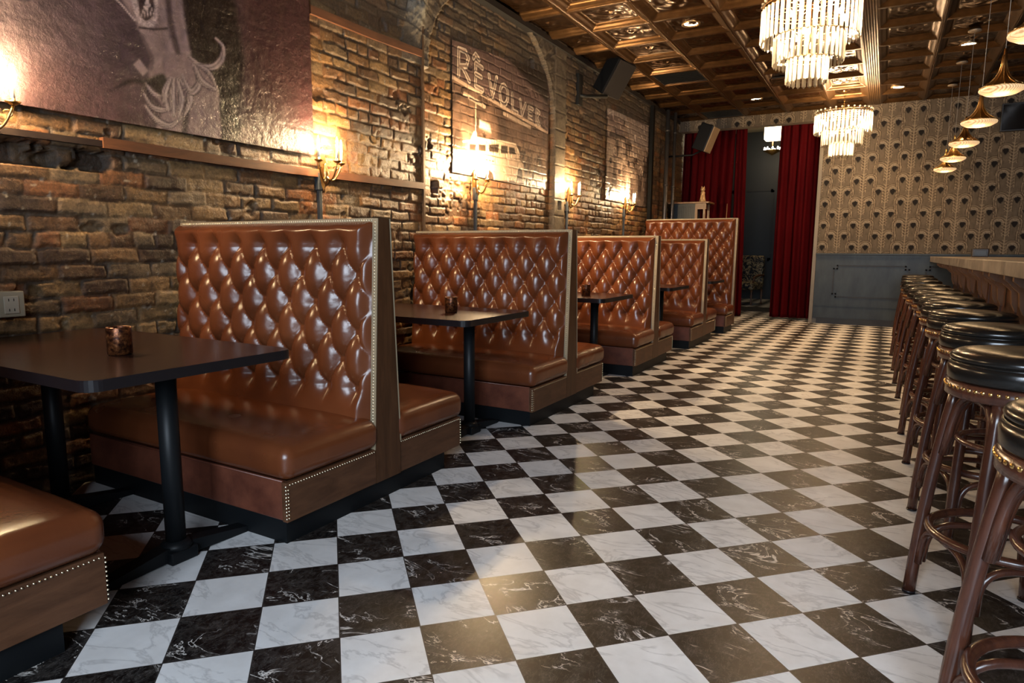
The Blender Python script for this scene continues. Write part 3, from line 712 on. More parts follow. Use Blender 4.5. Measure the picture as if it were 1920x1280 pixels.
def make_booth(label, H=1.325, single=False, Ln=.617):
    t = thing('tufted_booth', label, 'booth', (0, 0, 0), 0, 'tufted leather booth benches along the brick wall')
    zb, hb, ht = .262, .088, .036
    sides = (-1,) if single else (-1, 1)
    yf = -Ln; yr = .10 if single else Ln
    bm = BM(); box(bm, XW, -.652, yf+.02, (yr-.12 if not single else .02), 0, .10); obj('plinth', bm, PLIN, t)
    # wood side panels
    bm = BM(); box(bm, -.650, XE_, yf, -hb-.001, .10, zb+.003, .003); box_ = obj('side_panel', bm, WOODP, t)
    if not single:
        bm = BM(); box(bm, -.650, XE_-.006, hb+.001, yr, .10, zb+.003, .003); obj('side_panel', bm, WOODP, t)
    bm = BM(); rb = hb if not single else .06
    prism(bm, [(-hb, .10), (rb, .10), (rb, zb), (ht if not single else .05, H), (-ht, H), (-hb, zb)], 'x', -.652, XE_); obj('end_panel', bm, WOODV, t)
    bm = BM(); prism(bm, [(-hb+.006, .10), (rb-.006, .10), (rb-.006, zb), ((ht if not single else .05)-.004, H-.004), (-ht+.004, H-.004), (-hb+.006, zb)], 'x', XW, -.652); obj('back_core', bm, FASC, t)
    for s in sides:
        bm = BM(); y_a, y_b = sorted((s*(Ln-.008), s*(Ln-.035))); box(bm, XW, -.650, y_a, y_b, .10, zb, .004)
        tube(bm, [(XW, s*(Ln-.006), zb+.004), (-.648, s*(Ln-.006), zb+.004)], .0045, 6); obj('front_fascia', bm, FASC, t)
        bm = BM(); y_a, y_b = sorted((s*(Ln+.012), s*(hb-.02))); rbox(bm, XW, -.606, y_a, y_b, zb+.005, .405, .050, .05, .028); obj('seat_cushion', bm, LEA, t)
        obj('backrest', tuft_mesh('backrest', s, .36, H-.012, hb, ht, zb, H), LEA, t)
        # strip and nails round the tufted panel
        bm = BM(); e = s*.004
        def ys(z): return s*(hb+(ht-hb)*(z-zb)/(H-zb)+.003)
        A = [(ys(zb), zb), (ys(H), H), (ys(H)+s*.005, H), (ys(zb)+s*.005, zb)]
        prism(bm, A, 'x', -.650, XE_+.0015)
        prism(bm, [(ys(H-.018), H-.018), (ys(H), H+.001), (ys(H)+s*.005, H+.001), (ys(H-.018)+s*.005, H-.018)], 'x', XW, -.650)
        nail_row(bm, [(-.636, ys(z)+s*.005, z) for z in (zb+.01, H-.01)], (0, s, 0))
        nail_row(bm, [(-.65, ys(H-.009)+s*.005, H-.009), (XW+.02, ys(H-.009)+s*.005, H-.009)], (0, s, 0))
        nail_row(bm, [(XE_-.004, s*(Ln-.0), zb-.005), (XE_-.004, s*(Ln-.0), .108)], (0, s, 0))
        if s < 0:
            nail_row(bm, [(XE_+.001, yf+.012, zb-.008), (XE_+.001, -hb-.005, zb-.008)], (1, 0, 0), r=.004)
            nail_row(bm, [(XE_+.001, yf+.010, zb-.02), (XE_+.001, yf+.010, .11)], (1, 0, 0), r=.004)
        else: nail_row(bm, [(XE_-.004, hb+.006, zb-.008), (XE_-.004, yr-.01, zb-.008)], (1, 0, 0), r=.0035)
        obj('nail_trim', bm, [TRIM, NAILB], t)
    return t
b1 = make_booth('largest tufted brown leather booth, nearest with its whole backrest in view, behind the first table')
b1.location = (0, .972, 0)
dup(b1, (0, -.955, 0), 0, 'brown leather booth cut by the left edge, only its rounded seat end showing')
dup(b1, (0, 3.085, 0), 0, 'tufted brown leather booth behind the second table, second whole backrest from the left', (1, 1.03, 1.012))
dup(b1, (0, 5.175, 0), 0, 'tufted brown leather booth in the middle of the row, third whole backrest from the left', (1, 1.02, 1.016))
dup(b1, (0, 7.27, 0), 0, 'narrow looking tufted booth just in front of the tall last booth', (1, 1.06, 1.02))
b5 = make_booth('tall tufted leather booth end closing the row, highest backrest, before the red curtain', 1.70, True, .55); b5.location = (.03, 9.03, 0)

# ------------------------------------------------------------------ tables
def make_table():
    t = thing('booth_table', '', 'table', group='dark booth tables')
    bm = BM(); pr = round_rect(-2.04, -.68, -.40, .40, .05); prism(bm, pr, 'z', .748, .785)
    bmesh.ops.bevel(bm, geom=[e for e in bm.edges if abs(e.verts[0].co.z-e.verts[1].co.z) < 1e-5 and e.verts[0].co.z > .78], offset=.003, segments=2, affect='EDGES')
    for f in bm.faces:
        if abs(f.normal.z) < .5 or f.calc_center_median().z < .76: f.material_index = 1
    obj('tabletop', bm, [TABLE, EDGE], t)
    for x in (-.92, -1.75):
        bm = BM(); tube(bm, [(x, 0, .035), (x, 0, .745)], .036, 20); box(bm, x-.11, x+.11, -.11, .11, .737, .748); pc = obj('pedestal', bm, BLKM, t)
        bm = BM()
        lathe(bm, [(.06, .05), (.055, .065), (.04, .08)], 20, (x, 0, 0))
        for s in (-1, 1):
            prism(bm, [(s*.02, 0.012), (s*.30, .0), (s*.32, .002), (s*.32, .018), (s*.30, .024), (s*.06, .062), (s*.0, .066)], 'x', x-.032, x+.032)
        box(bm, x-.055, x+.055, -.055, .055, .0, .05, .006)
        obj('foot', bm, BLKM, t)
    return t
tb = make_table()
TL = ['nearest dark wooden booth table at the left edge, holding the largest candle cup', 'dark wooden booth table before the second whole backrest, holding a candle cup',
      'dark booth table before the third whole backrest', 'small looking booth table between the third and fourth whole backrests, without a cup', 'farthest booth table, in front of the tall last booth']
for i, y in enumerate((.075, 2.13, 4.23, 6.28, 8.30)):
    o = tb if i == 0 else dup(tb, (0, 0, 0))
    o.location = (0, y, 0); o['label'] = TL[i]
CUP = mat('mercury_glass', (.10, .035, .015), .3, .7); n_ = noise(CUP, 60, 4, .7, objc(CUP))
LK(CUP, ramp(CUP, n_, [(.4, (.03, .010, .006)), (.62, (.22, .075, .025)), (.72, (.5, .26, .1))]), bsdf(CUP).inputs['Base Color']); bump(CUP, n_, .5, .004)
def cup():
    t = thing('candle_cup', '', 'candle holder', group='candle cups on the tables')
    bm = BM(); lathe(bm, [(.034, 0), (.041, .004), (.0415, .098), (.040, .101), (.0375, .098), (.037, .008), (.0, .008)], 28, cap=False)
    bm.faces.new([v for v in bm.verts][:28]); obj('cup_shell', bm, CUP, t)
    bm = BM(); lathe(bm, [(.0365, .008), (.0365, .055), (.030, .056), (.0, .056)], 20, cap=False); tube(bm, [(0, 0, .056), (.001, 0, .066)], .001, 5); obj('candle', bm, WHITEG, t)
    return t
cp = cup()
CL = ['dark copper glass candle cup on the nearest table', 'dark ribbed candle cup on the second table', 'candle cup half hidden by the booth edge, on the third table']
for i, (x, y, s) in enumerate(((-1.12, .03, 1.04), (-1.06, 2.13, 1.0), (-.98, 4.16, 1.0))):
    o = cp if i == 0 else dup(cp, (0, 0, 0)); o.location = (x, y, .785); o.scale = (s, s, s); o['label'] = CL[i]

# ------------------------------------------------------------------ bar stools
def make_stool():
    t = thing('bar_stool', '', 'bar stool', group='bentwood bar stools along the bar')
    bm = BM(); R = .197
    lathe(bm, [(0, .793), (R-.02, .793), (R-.004, .797), (R, .803), (R+.002, .835), (R-.003, .848), (R-.014, .852), (R-.006, .858), (R-.003, .866), (R-.008, .876), (R-.025, .886), (R-.07, .893), (.06, .896), (0, .897)], 48, cap=False)
    cu = obj('seat_cushion', bm, BLEA, t)
    bm = BM(); tube(bm, [((R-.006)*math.cos(k*PI/24), (R-.006)*math.sin(k*PI/24), .851) for k in range(48)], .0035, 6, True); obj('piping', bm, BLEA, cu)
    bm = BM(); lathe(bm, [(R-.05, .745), (R-.006, .745), (R+.002, .750), (R+.002, .790), (R-.01, .794), (R-.05, .794)], 48, cap=False); obj('seat_ring', bm, BENT, t)
    bm = BM()
    for k in range(60):
        a = 2*PI*k/60; nail_row(bm, [((R+.003)*math.cos(a)-.001*math.sin(a), (R+.003)*math.sin(a)+.001*math.cos(a), .778), ((R+.003)*math.cos(a)+.001*math.sin(a), (R+.003)*math.sin(a)-.001*math.cos(a), .778)], (math.cos(a), math.sin(a), 0), 1, .0062)
    obj('nail_trim', bm, [BRASS, BRASS], t)
    def lp(a, z):   # leg centre line at height z
        u = z/.76; r = .262-.088*u+.012*math.sin(PI*u); return Vector((r*math.cos(a), r*math.sin(a), z))
    A = [math.radians(65+90*k) for k in range(4)]
    for a in A:
        bm = BM(); tube(bm, [lp(a, .76*k/10) for k in range(11)], .0205, 10, r2=.018); lg = obj('leg', bm, BENT, t)
        bm = BM(); lathe(bm, [(.022, 0), (.022, .008)], 12, tuple(lp(a, 0))); obj('foot_glide', bm, EDGE, lg)
    def arc(a0, a1, zs, zt, rin, r):
        p0, p1 = lp(a0, zs), lp(a1, zs); q = []
        for k in range(17):
            s = k/16; ph = PI*s
            e = .5-.5*math.copysign(abs(math.cos(ph))**.55, math.cos(ph)); zz = zs+(zt-zs)*math.sin(ph)**.5
            P0, P1 = lp(a0, zz), lp(a1, zz); e2 = e
            v = P0.lerp(P1, .06+.88*e2); v2 = Vector((v.x, v.y, 0)); v.x -= rin*v2.x/v2.length; v.y -= rin*v2.y/v2.length
            q.append(v)
        bm = BM(); tube(bm, q, r, 8); return bm
    for k in range(4):
        a0, a1 = A[k], A[(k+1) % 4]+(2*PI if k == 3 else 0)
        obj('arch_brace', arc(a0, a1, .52, .735, .006, .0135), BENT, t)
        obj('lower_brace', arc(a0, a1, .12, .262, .004, .012), BENT, t)
    bm = BM(); tube(bm, [(.205*math.cos(k*PI/20), .205*math.sin(k*PI/20), .295) for k in range(40)], .0145, 10, True); obj('foot_ring', bm, BENT, t)
    bm = BM(); tube(bm, [(.150*math.cos(k*PI/20), .150*math.sin(k*PI/20), .60) for k in range(40)], .010, 8, True); obj('inner_ring', bm, BENT, t)
    return t
st = make_stool()
ORD = ['nearest bar stool, cut by the right edge of the photo', 'second bar stool from the camera, showing its nailed rim', 'third bar stool from the camera', 'fourth bar stool from the camera', 'fifth bar stool from the camera',
       'sixth bar stool from the camera', 'seventh bar stool from the camera', 'eighth bar stool from the camera', 'ninth bar stool from the camera', 'third bar stool from the far wall', 'second bar stool from the far wall', 'farthest bar stool, closest to the slate panelling']
for i, (x, y) in enumerate(((1.80, .25), (1.77, 1.11), (1.80, 1.97), (1.79, 2.74), (1.79, 3.46), (1.795, 4.05), (1.785, 4.70), (1.765, 5.38), (1.75, 6.15), (1.755, 7.3), (1.77, 8.3), (1.79, 9.4))):
    o = st if i == 0 else dup(st, (0, 0, 0)); o.location = (x, y, 0); o.rotation_euler = (0, 0, rnd.uniform(-.12, .12) if i > 1 else 0)
    o['label'] = ORD[i]+', black seat, bentwood legs'

# ------------------------------------------------------------------ bar
STONE = mat('bar_stone', (.36, .31, .26), .3); s_ = objc(STONE)
LK(STONE, ramp(STONE, noise(STONE, 5, 6, .7, s_, .8), [(.35, (.17, .14, .115)), (.6, (.36, .31, .26)), (.8, (.5, .44, .37))]), bsdf(STONE).inputs['Base Color'])
t = thing('bar_counter', 'long bar counter with pale stone top over brown panelled front, right side', 'bar counter', (0, 0, 0))
bm = BM(); box(bm, 1.985, 2.95, .0, YB-.08, 1.06, 1.145, .006); obj('countertop', bm, STONE, t)
bm = BM(); box(bm, 2.32, 2.85, .1, YB-.1, .0, 1.058); obj('front_panel', bm, BARW, t)
bm = BM(); box(bm, 2.30, 2.32, .1, YB-.1, .0, .14); box(bm, 2.295, 2.32, .1, YB-.1, .97, 1.058)
for k in range(13): box(bm, 2.306, 2.32, .35+.8*k, .43+.8*k, .14, .97)
obj('moulding', bm, BARW, t)
for k in range(9):
    for d_ in (0, .36):
        y = 1.4+1.08*k+d_
        if y > 10.6: continue
        bm = BM(); prism(bm, [(2.30, 1.058), (2.06, 1.058), (2.06, 1.02), (2.10, .985), (2.19, .96), (2.25, .90), (2.26, .80), (2.285, .74), (2.30, .73)], 'y', y, y+.06); obj('corbel', bm, CORB, t)
t = thing('card_reader', 'small black box standing on the stone bar top', 'device', (2.42, 8.9, 1.147))
bm = BM(); box(bm, -.09, .09, -.06, .06, 0, .11, .012); bb = obj('body', bm, mat('black_plastic', (.02, .015, .015), .4), t)
bm = BM(); box(bm, -.065, .065, -.066, -.058, .02, .085, .003); obj('screen', bm, mat('grey_screen', (.03, .033, .036), .4), t)

# ------------------------------------------------------------------ sconces
def bulbm(name, col, s): return mat(name, (.9, .8, .6), .5, 0, col, s)
FLAME = bulbm('candle_bulb', (1, .74, .42), 28)
GOLD = mat('antique_gold', (.62, .40, .16), .28, 1)
def make_sconce():
    t = thing('wall_sconce', '', 'wall lamp', group='brass candle sconces on the brick wall')
    bm = BM()
    prism(bm, [(0, -.14), (.018, -.10), (.032, -.03), (.034, .05), (.022, .09), (.03, .12), (0, .15), (-.03, .12), (-.022, .09), (-.034, .05), (-.032, -.03), (-.018, -.10)], 'x', -.004, .012)
    lathe(bm, [(.0, -.105), (.010, -.095), (.022, -.075), (.014, -.05), (.026, -.03), (.020, -.005), (.010, .02), (.016, .035), (.0, .045)], 12, (.035, 0, 0), cap=False)
    obj('backplate', bm, GOLD, t)
    for dx, dy in ((.05, -.105), (.115, 0), (.05, .105)):
        L_ = math.hypot(dx, dy)
        bm = BM(); q = []
        for k in range(15):
            s = k/14; q.append((.035+dx*s, dy*s, -.03-.055*math.sin(PI*s*.95)+.075*s*s))
        tube(bm, q, .006, 7)
        ex, ey, ez = q[-1]
        q2 = [(ex-dx/L_*(.022+.016*math.cos(a)), ey-dy/L_*(.022+.016*math.cos(a)), ez-.035+.014*math.sin(a)) for a in np.linspace(0, 4.6, 10)]
        tube(bm, q2, .0035, 6)
        arm = obj('arm', bm, GOLD, t)
        bm = BM(); lathe(bm, [(.0, 0), (.012, .002), (.026, .010), (.030, .016), (.026, .014), (.010, .010), (.010, .030), (.0, .030)], 14, (ex, ey, ez), cap=False); obj('drip_pan', bm, GOLD, arm)
        bm = BM(); tube(bm, [(ex, ey, ez+.02), (ex, ey, ez+.125)], .0085, 10); cn = obj('candle', bm, WHITEG, arm)
        bm = BM(); lathe(bm, [(0, .124), (.006, .128), (.0085, .142), (.006, .158), (.0015, .172), (0, .175)], 10, (ex, ey, ez), cap=False)
        obj('bulb', bm, FLAME, arm)
    return t
scn = make_sconce()
SL = ['brass candle sconce cut by the left edge of the photo, below the purple mural', 'brass candle sconce above the largest booth, right of the purple mural', 'brass candle sconce in front of the RÊVOLVER mural',
      'brass candle sconce between the RÊVOLVER mural and the crowd mural', 'brass candle sconce in front of the crowd mural']
SY = (.03, 2.02, 4.02, 6.10, 8.12)
for i, y in enumerate(SY):
    o = scn if i == 0 else dup(scn, (0, 0, 0)); z = (1.82, 1.79, 1.86, 1.87, 1.90)[i]
    o.location = (XL+.035 if i != 2 else XL-.0, y, z-.06); o['label'] = SL[i]
    for dx, dy in ((.085, -.105), (.15, 0), (.085, .105)):
        point('sconce_light', (XL+.035+dx, y+dy, z+.115), 62, WARM, .012)
CL2 = ['grey metal conduit rising behind the largest booth to the second sconce', 'grey metal conduit below the sconce at the RÊVOLVER mural', 'grey metal conduit below the fourth sconce', 'grey metal conduit below the sconce at the crowd mural']
for i, y in enumerate(SY[1:]):
    z = (1.79, 1.86, 1.87, 1.90)[i]
    bm = BM(); box(bm, XL+.012, XL+.040, y-.032, y-.006, .02, z-.12, .003); box(bm, XL+.01, XL+.046, y-.045, y+.0, z-.20, z-.08, .004)
    tag(obj('conduit', bm, mat('conduit_grey_%d' % i, (.05, .06, .07), .4, .4)), CL2[i], 'conduit', 'conduits below the sconces')

# ------------------------------------------------------------------ chandeliers
CRY = bpy.data.materials.new('crystal'); CRY.use_nodes = True
nt = CRY.node_tree; nt.nodes.clear(); out = nt.nodes.new('ShaderNodeOutputMaterial')
gl = nt.nodes.new('ShaderNodeBsdfGlossy'); gl.inputs['Roughness'].default_value = .08; gl.inputs['Color'].default_value = (1, .97, .9, 1)
tr = nt.nodes.new('ShaderNodeBsdfTransparent'); tr.inputs['Color'].default_value = (1, .98, .93, 1)
tl = nt.nodes.new('ShaderNodeBsdfTranslucent'); tl.inputs['Color'].default_value = (1, .95, .86, 1)
fr = nt.nodes.new('ShaderNodeLayerWeight'); fr.inputs[0].default_value = .35
m1 = nt.nodes.new('ShaderNodeMixShader'); m1.inputs[0].default_value = .72; nt.links.new(tr.outputs[0], m1.inputs[1]); nt.links.new(tl.outputs[0], m1.inputs[2])
m2 = nt.nodes.new('ShaderNodeMixShader'); nt.links.new(fr.outputs[0], m2.inputs[0]); nt.links.new(m1.outputs[0], m2.inputs[1]); nt.links.new(gl.outputs[0], m2.inputs[2]); nt.links.new(m2.outputs[0], out.inputs[0])
CBULB = bulbm('chandelier_bulb', (1, .86, .66), 60)
def rod(L_):
    bm = BM(); w_ = .019
    pr = [(w_, 0), (w_*.35, w_*.5), (-w_, 0), (w_*.35, -w_*.5)]
    pr = [(w_, 0), (0, w_*.6), (-w_, 0), (0, -w_*.6)]
    A = [bm.verts.new((x, y, -.004)) for x, y in pr]; B = [bm.verts.new((x, y, -L_+.02)) for x, y in pr]; tp = bm.verts.new((0, 0, 0)); bt = bm.verts.new((0, 0, -L_))
    for i in range(4):
        j = (i+1) % 4; bm.faces.new((A[i], A[j], B[j], B[i])); bm.faces.new((tp, A[j], A[i])); bm.faces.new((bt, B[i], B[j]))
    me = bpy.data.meshes.new('crystal_rod'); bmesh.ops.recalc_face_normals(bm, faces=bm.faces); bm.to_mesh(me); bm.free(); me.materials.append(CRY); return me
def bead():
    bm = BM(); bmesh.ops.create_icosphere(bm, subdivisions=1, radius=.015); me = bpy.data.meshes.new('crystal_ball'); bm.to_mesh(me); bm.free(); me.materials.append(CRY); return me
ROD1, ROD2, ROD3, BEAD = rod(.285), rod(.245), rod(.215), bead()
def make_chandelier(label):
    t = thing('crystal_chandelier', label, 'chandelier', group='crystal chandeliers over the aisle')
    bm = BM(); zt = -.33
    lathe(bm, [(0, 0), (.06, 0), (.062, -.012), (.03, -.03), (0, -.035)], 20, cap=False); obj('canopy', bm, BRASS, t)
    bm = BM()
    n = 9
    for k in range(n):
        z = -.03-(.30/n)*(k+.5); pts = [(.010*math.cos(a)*(1 if k % 2 else 0), .010*math.cos(a)*(0 if k % 2 else 1), z+.021*math.sin(a)) for a in np.linspace(0, 2*PI, 11)[:-1]]
        tube(bm, pts, .003, 5, True)
    tube(bm, [(0, 0, -.02), (0, 0, -.34)], .0018, 5); obj('chain', bm, BRASS, t)
    bm = BM()
    tube(bm, [(0, 0, -.32), (0, 0, -.80)], .010, 8); 
    for R, z in ((.385, zt), (.385, zt-.03), (.275, zt-.255), (.16, zt-.445)):
        tube(bm, [(R*math.cos(k*PI/24), R*math.sin(k*PI/24), z) for k in range(48)], .0055, 6, True)
        for a in range(6): tube(bm, [(0, 0, z+.0), (R*math.cos(a*PI/3), R*math.sin(a*PI/3), z)], .004, 5)
    obj('frame', bm, BRASS, t)
    for R, z, n, me in ((.385, zt-.025, 46, ROD1), (.275, zt-.25, 33, ROD2), (.16, zt-.44, 21, ROD3)):
        for k in range(n):
            a = 2*PI*k/n; o = bpy.data.objects.new('crystal_rod', me); COL.objects.link(o); o.parent = t
            o.location = (R*math.cos(a), R*math.sin(a), z); o.rotation_euler = (0, 0, a+PI/2)
    for k in range(30):
        a = 2*PI*(k+.5)/30; o = bpy.data.objects.new('crystal_ball', BEAD); COL.objects.link(o); o.parent = t; o.location = (.388*math.cos(a), .388*math.sin(a), zt+.022)
    bme = None
    for R, z, n in ((.27, zt-.13, 8), (.15, zt-.30, 5)):
        for k in range(n):
            a = 2*PI*k/n+.3
            if bme is None:
                bm = BM(); lathe(bm, [(0, -.02), (.010, -.018), (.012, 0), (.008, .022), (.0, .036)], 10, cap=False); ob = obj('bulb', bm, CBULB, t); bme = ob.data
            else: ob = bpy.data.objects.new('bulb', bme); COL.objects.link(ob); ob.parent = t
            ob.location = (R*math.cos(a), R*math.sin(a), z)
    return t
for x, y, lb in ((.67, 5.0, 'large three-tier crystal chandelier, nearest one'), (.67, 9.95, 'three-tier crystal chandelier farther away, before the patterned wallpaper')):
    c_ = make_chandelier(lb+', hanging from the tin ceiling'); c_.location = (x, y, ZC+.055)
    for k in range(4):
        a = k*PI/2+.5; point('chandelier_light', (x+.2*math.cos(a), y+.2*math.sin(a), ZC-.42), 34, (1, .68, .38), .05)
    point('chandelier_light', (x, y, ZC-.80), 34, (1, .68, .38), .05)

# ------------------------------------------------------------------ pendants over the bar
PGL = mat('pendant_glass', (.75, .55, .32), .35, 0, (1, .66, .34), .85); pv = objc(PGL)
wv = N(PGL, 'ShaderNodeTexWave', wave_type='BANDS', bands_direction='DIAGONAL'); wv.inputs['Scale'].default_value = 26; wv.inputs['Distortion'].default_value = 2; LK(PGL, pv, wv.inputs[0])
LK(PGL, ramp(PGL, wv.outputs[1], [(0, (.35, .14, .04)), (.6, (1, .68, .36))]), bsdf(PGL).inputs['Emission Color'])
def make_pendant():
    t = thing('pendant_lamp', '', 'pendant lamp', group='brass trumpet pendants over the bar')
    bm = BM(); lathe(bm, [(0, 0), (.062, 0), (.062, -.015), (.01, -.022), (0, -.022)], 24, cap=False); obj('canopy', bm, mat('bronze_canopy', (.42, .33, .24), .45, .5), t)
    bm = BM(); tube(bm, [(0, 0, -.02), (0, 0, -.93)], .0022, 6); obj('cord', bm, mat('cord_grey', (.35, .33, .3), .5), t)
    bm = BM(); lathe(bm, [(.0, -.885), (.010, -.886), (.011, -.95), (.016, -1.0), (.026, -1.045), (.045, -1.085), (.075, -1.12), (.112, -1.145), (.140, -1.158), (.138, -1.163), (.108, -1.150), (.07, -1.125), (.04, -1.09), (.02, -1.045)], 36, cap=False)
    for k in range(12):
        a = 2*PI*k/12; tube(bm, [(r*math.cos(a), r*math.sin(a), z) for r, z in ((.012, -.93), (.018, -1.0), (.029, -1.045), (.048, -1.083), (.078, -1.117), (.115, -1.142), (.141, -1.156))], .0028, 5)
    obj('trumpet_shade', bm, GOLD, t)
    bm = BM(); lathe(bm, [(.0, -1.168), (.10, -1.160), (.138, -1.163), (.1425, -1.172), (.138, -1.184), (.10, -1.205), (.05, -1.214), (0, -1.216)], 36, cap=False); obj('glass_disc', bm, PGL, t)
    return t
pn = make_pendant()
PL = ['nearest brass trumpet pendant, cut by the right edge of the photo', 'brass trumpet pendant with the largest fully visible glowing disc', 'brass trumpet pendant, second whole one from the right', 'brass trumpet pendant in the middle of the descending line',
      'brass trumpet pendant, second from the far end of the line', 'smallest, farthest brass trumpet pendant near the wallpaper']
for i, (y, z) in enumerate(((3.46, 2.40), (4.78, 2.369), (6.13, 2.361), (7.47, 2.363), (8.84, 2.369), (10.16, 2.379))):
    o = pn if i == 0 else dup(pn, (0, 0, 0)); o.location = (2.03, y, z+1.19); o['label'] = PL[i]
    point('pendant_light', (2.03, y, z-.08), 3.5, (1, .66, .34), .08)

# ------------------------------------------------------------------ downlights, vents
DLG = mat('downlight_glow', (1, .9, .7), .5, 0, (1, .78, .5), 18)
def make_dl():
    t = thing('downlight', '', 'ceiling light', group='round recessed ceiling lights')
    bm = BM(); lathe(bm, [(.072, .03), (.072, .0), (.082, -.006), (.098, -.004), (.10, .006), (.10, .03)], 28, cap=False); obj('trim_ring', bm, mat('bronze_ring', (.5, .35, .2), .35, 1), t)
    bm = BM(); lathe(bm, [(0, .004), (.071, .004), (.071, .012), (0, .012)], 24, cap=False); obj('lamp_face', bm, DLG, t)
    return t
dl = make_dl()
DL = ['recessed ceiling light between the near speaker and the large chandelier', 'recessed ceiling light nearest the far speaker', 'recessed ceiling light cut by the top edge, right of the large chandelier', 'recessed ceiling light beside the pendant canopies',
      'recessed ceiling light right of the farther chandelier', 'recessed ceiling light partly behind the lowest tier of the large chandelier']
for i, (x, y) in enumerate(((-.60, 5.93), (-.58, 9.85), (1.36, 6.25), (2.03, 8.12), (1.36, 10.02), (.05, 8.0))):
    o = dl if i == 0 else dup(dl, (0, 0, 0)); o.location = (x, y, ZC+.028); o['label'] = DL[i]
for x, y in ((-.60, 5.93), (-.58, 9.85), (1.36, 6.25), (2.03, 8.12), (1.36, 10.02), (.05, 8.0)):
    l = bpy.data.lights.new('downlight_beam', 'SPOT'); l.energy = 120; l.color = (1, .60, .28); l.spot_size = math.radians(105); l.spot_blend = .7; l.shadow_soft_size = .06
    o = bpy.data.objects.new('downlight_beam', l); COL.objects.link(o); o.location = (x, y, ZC+.02)
for i, (x0, x1, y0, y1, lb) in enumerate(((-1.565, -.94, 7.60, 8.22, 'black square ceiling vent right of the near wall speaker'), (-1.565, -.94, 10.26, 10.88, 'black square ceiling vent by the far wall above the left curtain'), (-.20, .02, 8.60, 9.0, 'small slotted ceiling vent left of the chandelier base'))):
    t = thing('ceiling_vent', lb, 'ceiling vent', ((x0+x1)/2, (y0+y1)/2, ZC))
    dx, dy = (x1-x0)/2, (y1-y0)/2
    bm = BM(); box(bm, -dx, dx, -dy, dy, .012, .03); obj('backing', bm, BLACK, t)
    bm = BM()
    for a, b, c2, d2 in ((-dx, dx, -dy, -dy+.02), (-dx, dx, dy-.02, dy), (-dx, -dx+.02, -dy, dy), (dx-.02, dx, -dy, dy)): box(bm, a, b, c2, d2, -.004, .012)
    obj('frame', bm, BLACK if i < 2 else TIN, t)
    bm = BM()
    n = 12 if i < 2 else 4
    for k in range(n):
        yy = -dy+.03+(2*dy-.06)*(k+.5)/n; box(bm, -dx+.02, dx-.02, yy-(.012 if i < 2 else .018), yy+(.0 if i < 2 else .018), .0, .01)
    obj('slat', bm, BLKM if i < 2 else TIN, t)

# ------------------------------------------------------------------ speakers
SPK = mat('speaker_shell', (.004, .005, .007), .4, 0, Specular_IOR_Level=.2); GRL = mat('speaker_grille', (.008, .006, .006), .7)
def make_speaker(label, loc, rz, tilt, S, gm=GRL, roll=0):
    t = thing('wall_speaker', label, 'speaker', loc, 0)
    M = Matrix.Rotation(rz, 4, 'Z') @ Matrix.Rotation(tilt, 4, 'Y') @ Matrix.Rotation(roll, 4, 'X')
    sx, sy, sz = S
    bm = BM(); box(bm, -sx, sx-.02, -sy, sy, -sz, sz, .012, 0, M); obj('cabinet', bm, SPK, t)
    bm = BM(); box(bm, sx-.018, sx+.004, -sy+.008, sy-.008, -sz+.01, sz-.01, .004, 0, M); obj('grille', bm, gm, t)
    return t, M
s1, M = make_speaker('large black loudspeaker tilted down on a bracket above the brick pier', (-1.809, 6.878, 3.40), -.408, .581, (.113, .161, .234), GRL, -.13)
bm = BM(); tube(bm, [(-.26, -.50, -.30), (-.20, -.42, -.30), (-.06, -.10, -.255)], .022, 8); box(bm, -.285, -.245, -.56, -.44, -.42, -.05, .004); obj('bracket', bm, BLKM, s1)
s2, M = make_speaker('black loudspeaker with a grille edge coloured as lit by the red curtain', (-1.42, 10.2, 3.10), math.radians(-5), math.radians(22), (.12, .15, .22), mat('lit_grille', (.32, .22, .13), .5))  # lit copy of the black grille: light on the front is put into its colour
bm = BM(); tube(bm, [(-.64, -.1, -.28), (-.2, -.05, -.27), (-.02, 0, -.18)], .016, 8); obj('bracket', bm, BLKM, s2)

# ------------------------------------------------------------------ pipes, post, far corner
bm = BM(); box(bm, XL+.035, XL+.09, 9.16, 9.24, 0, 3.5); tag(obj('steel_post', bm, mat('black_steel', (.004, .004, .004), .6, 0, Specular_IOR_Level=.1)), 'black steel post on the brick right of the crowd mural', 'post')
PIPEM = mat('painted_pipe', (.07, .065, .065), .35, .6)
for i, (x, y, r, lb) in enumerate(((-1.98, 9.85, .035, 'left one of the two tall dark pipes in the far corner'), (-1.93, 10.12, .028, 'right one of the two tall dark pipes, beside the far brick'))):
    bm = BM(); tube(bm, [(x, y, 0), (x, y, 3.55)], r, 12); 
    for z in (1.0, 2.3, 3.2): tube(bm, [(x, y, z), (x, y, z+.03)], r+.008, 12)
    tag(obj('water_pipe', bm, PIPEM), lb, 'pipe', 'tall pipes in the far corner')

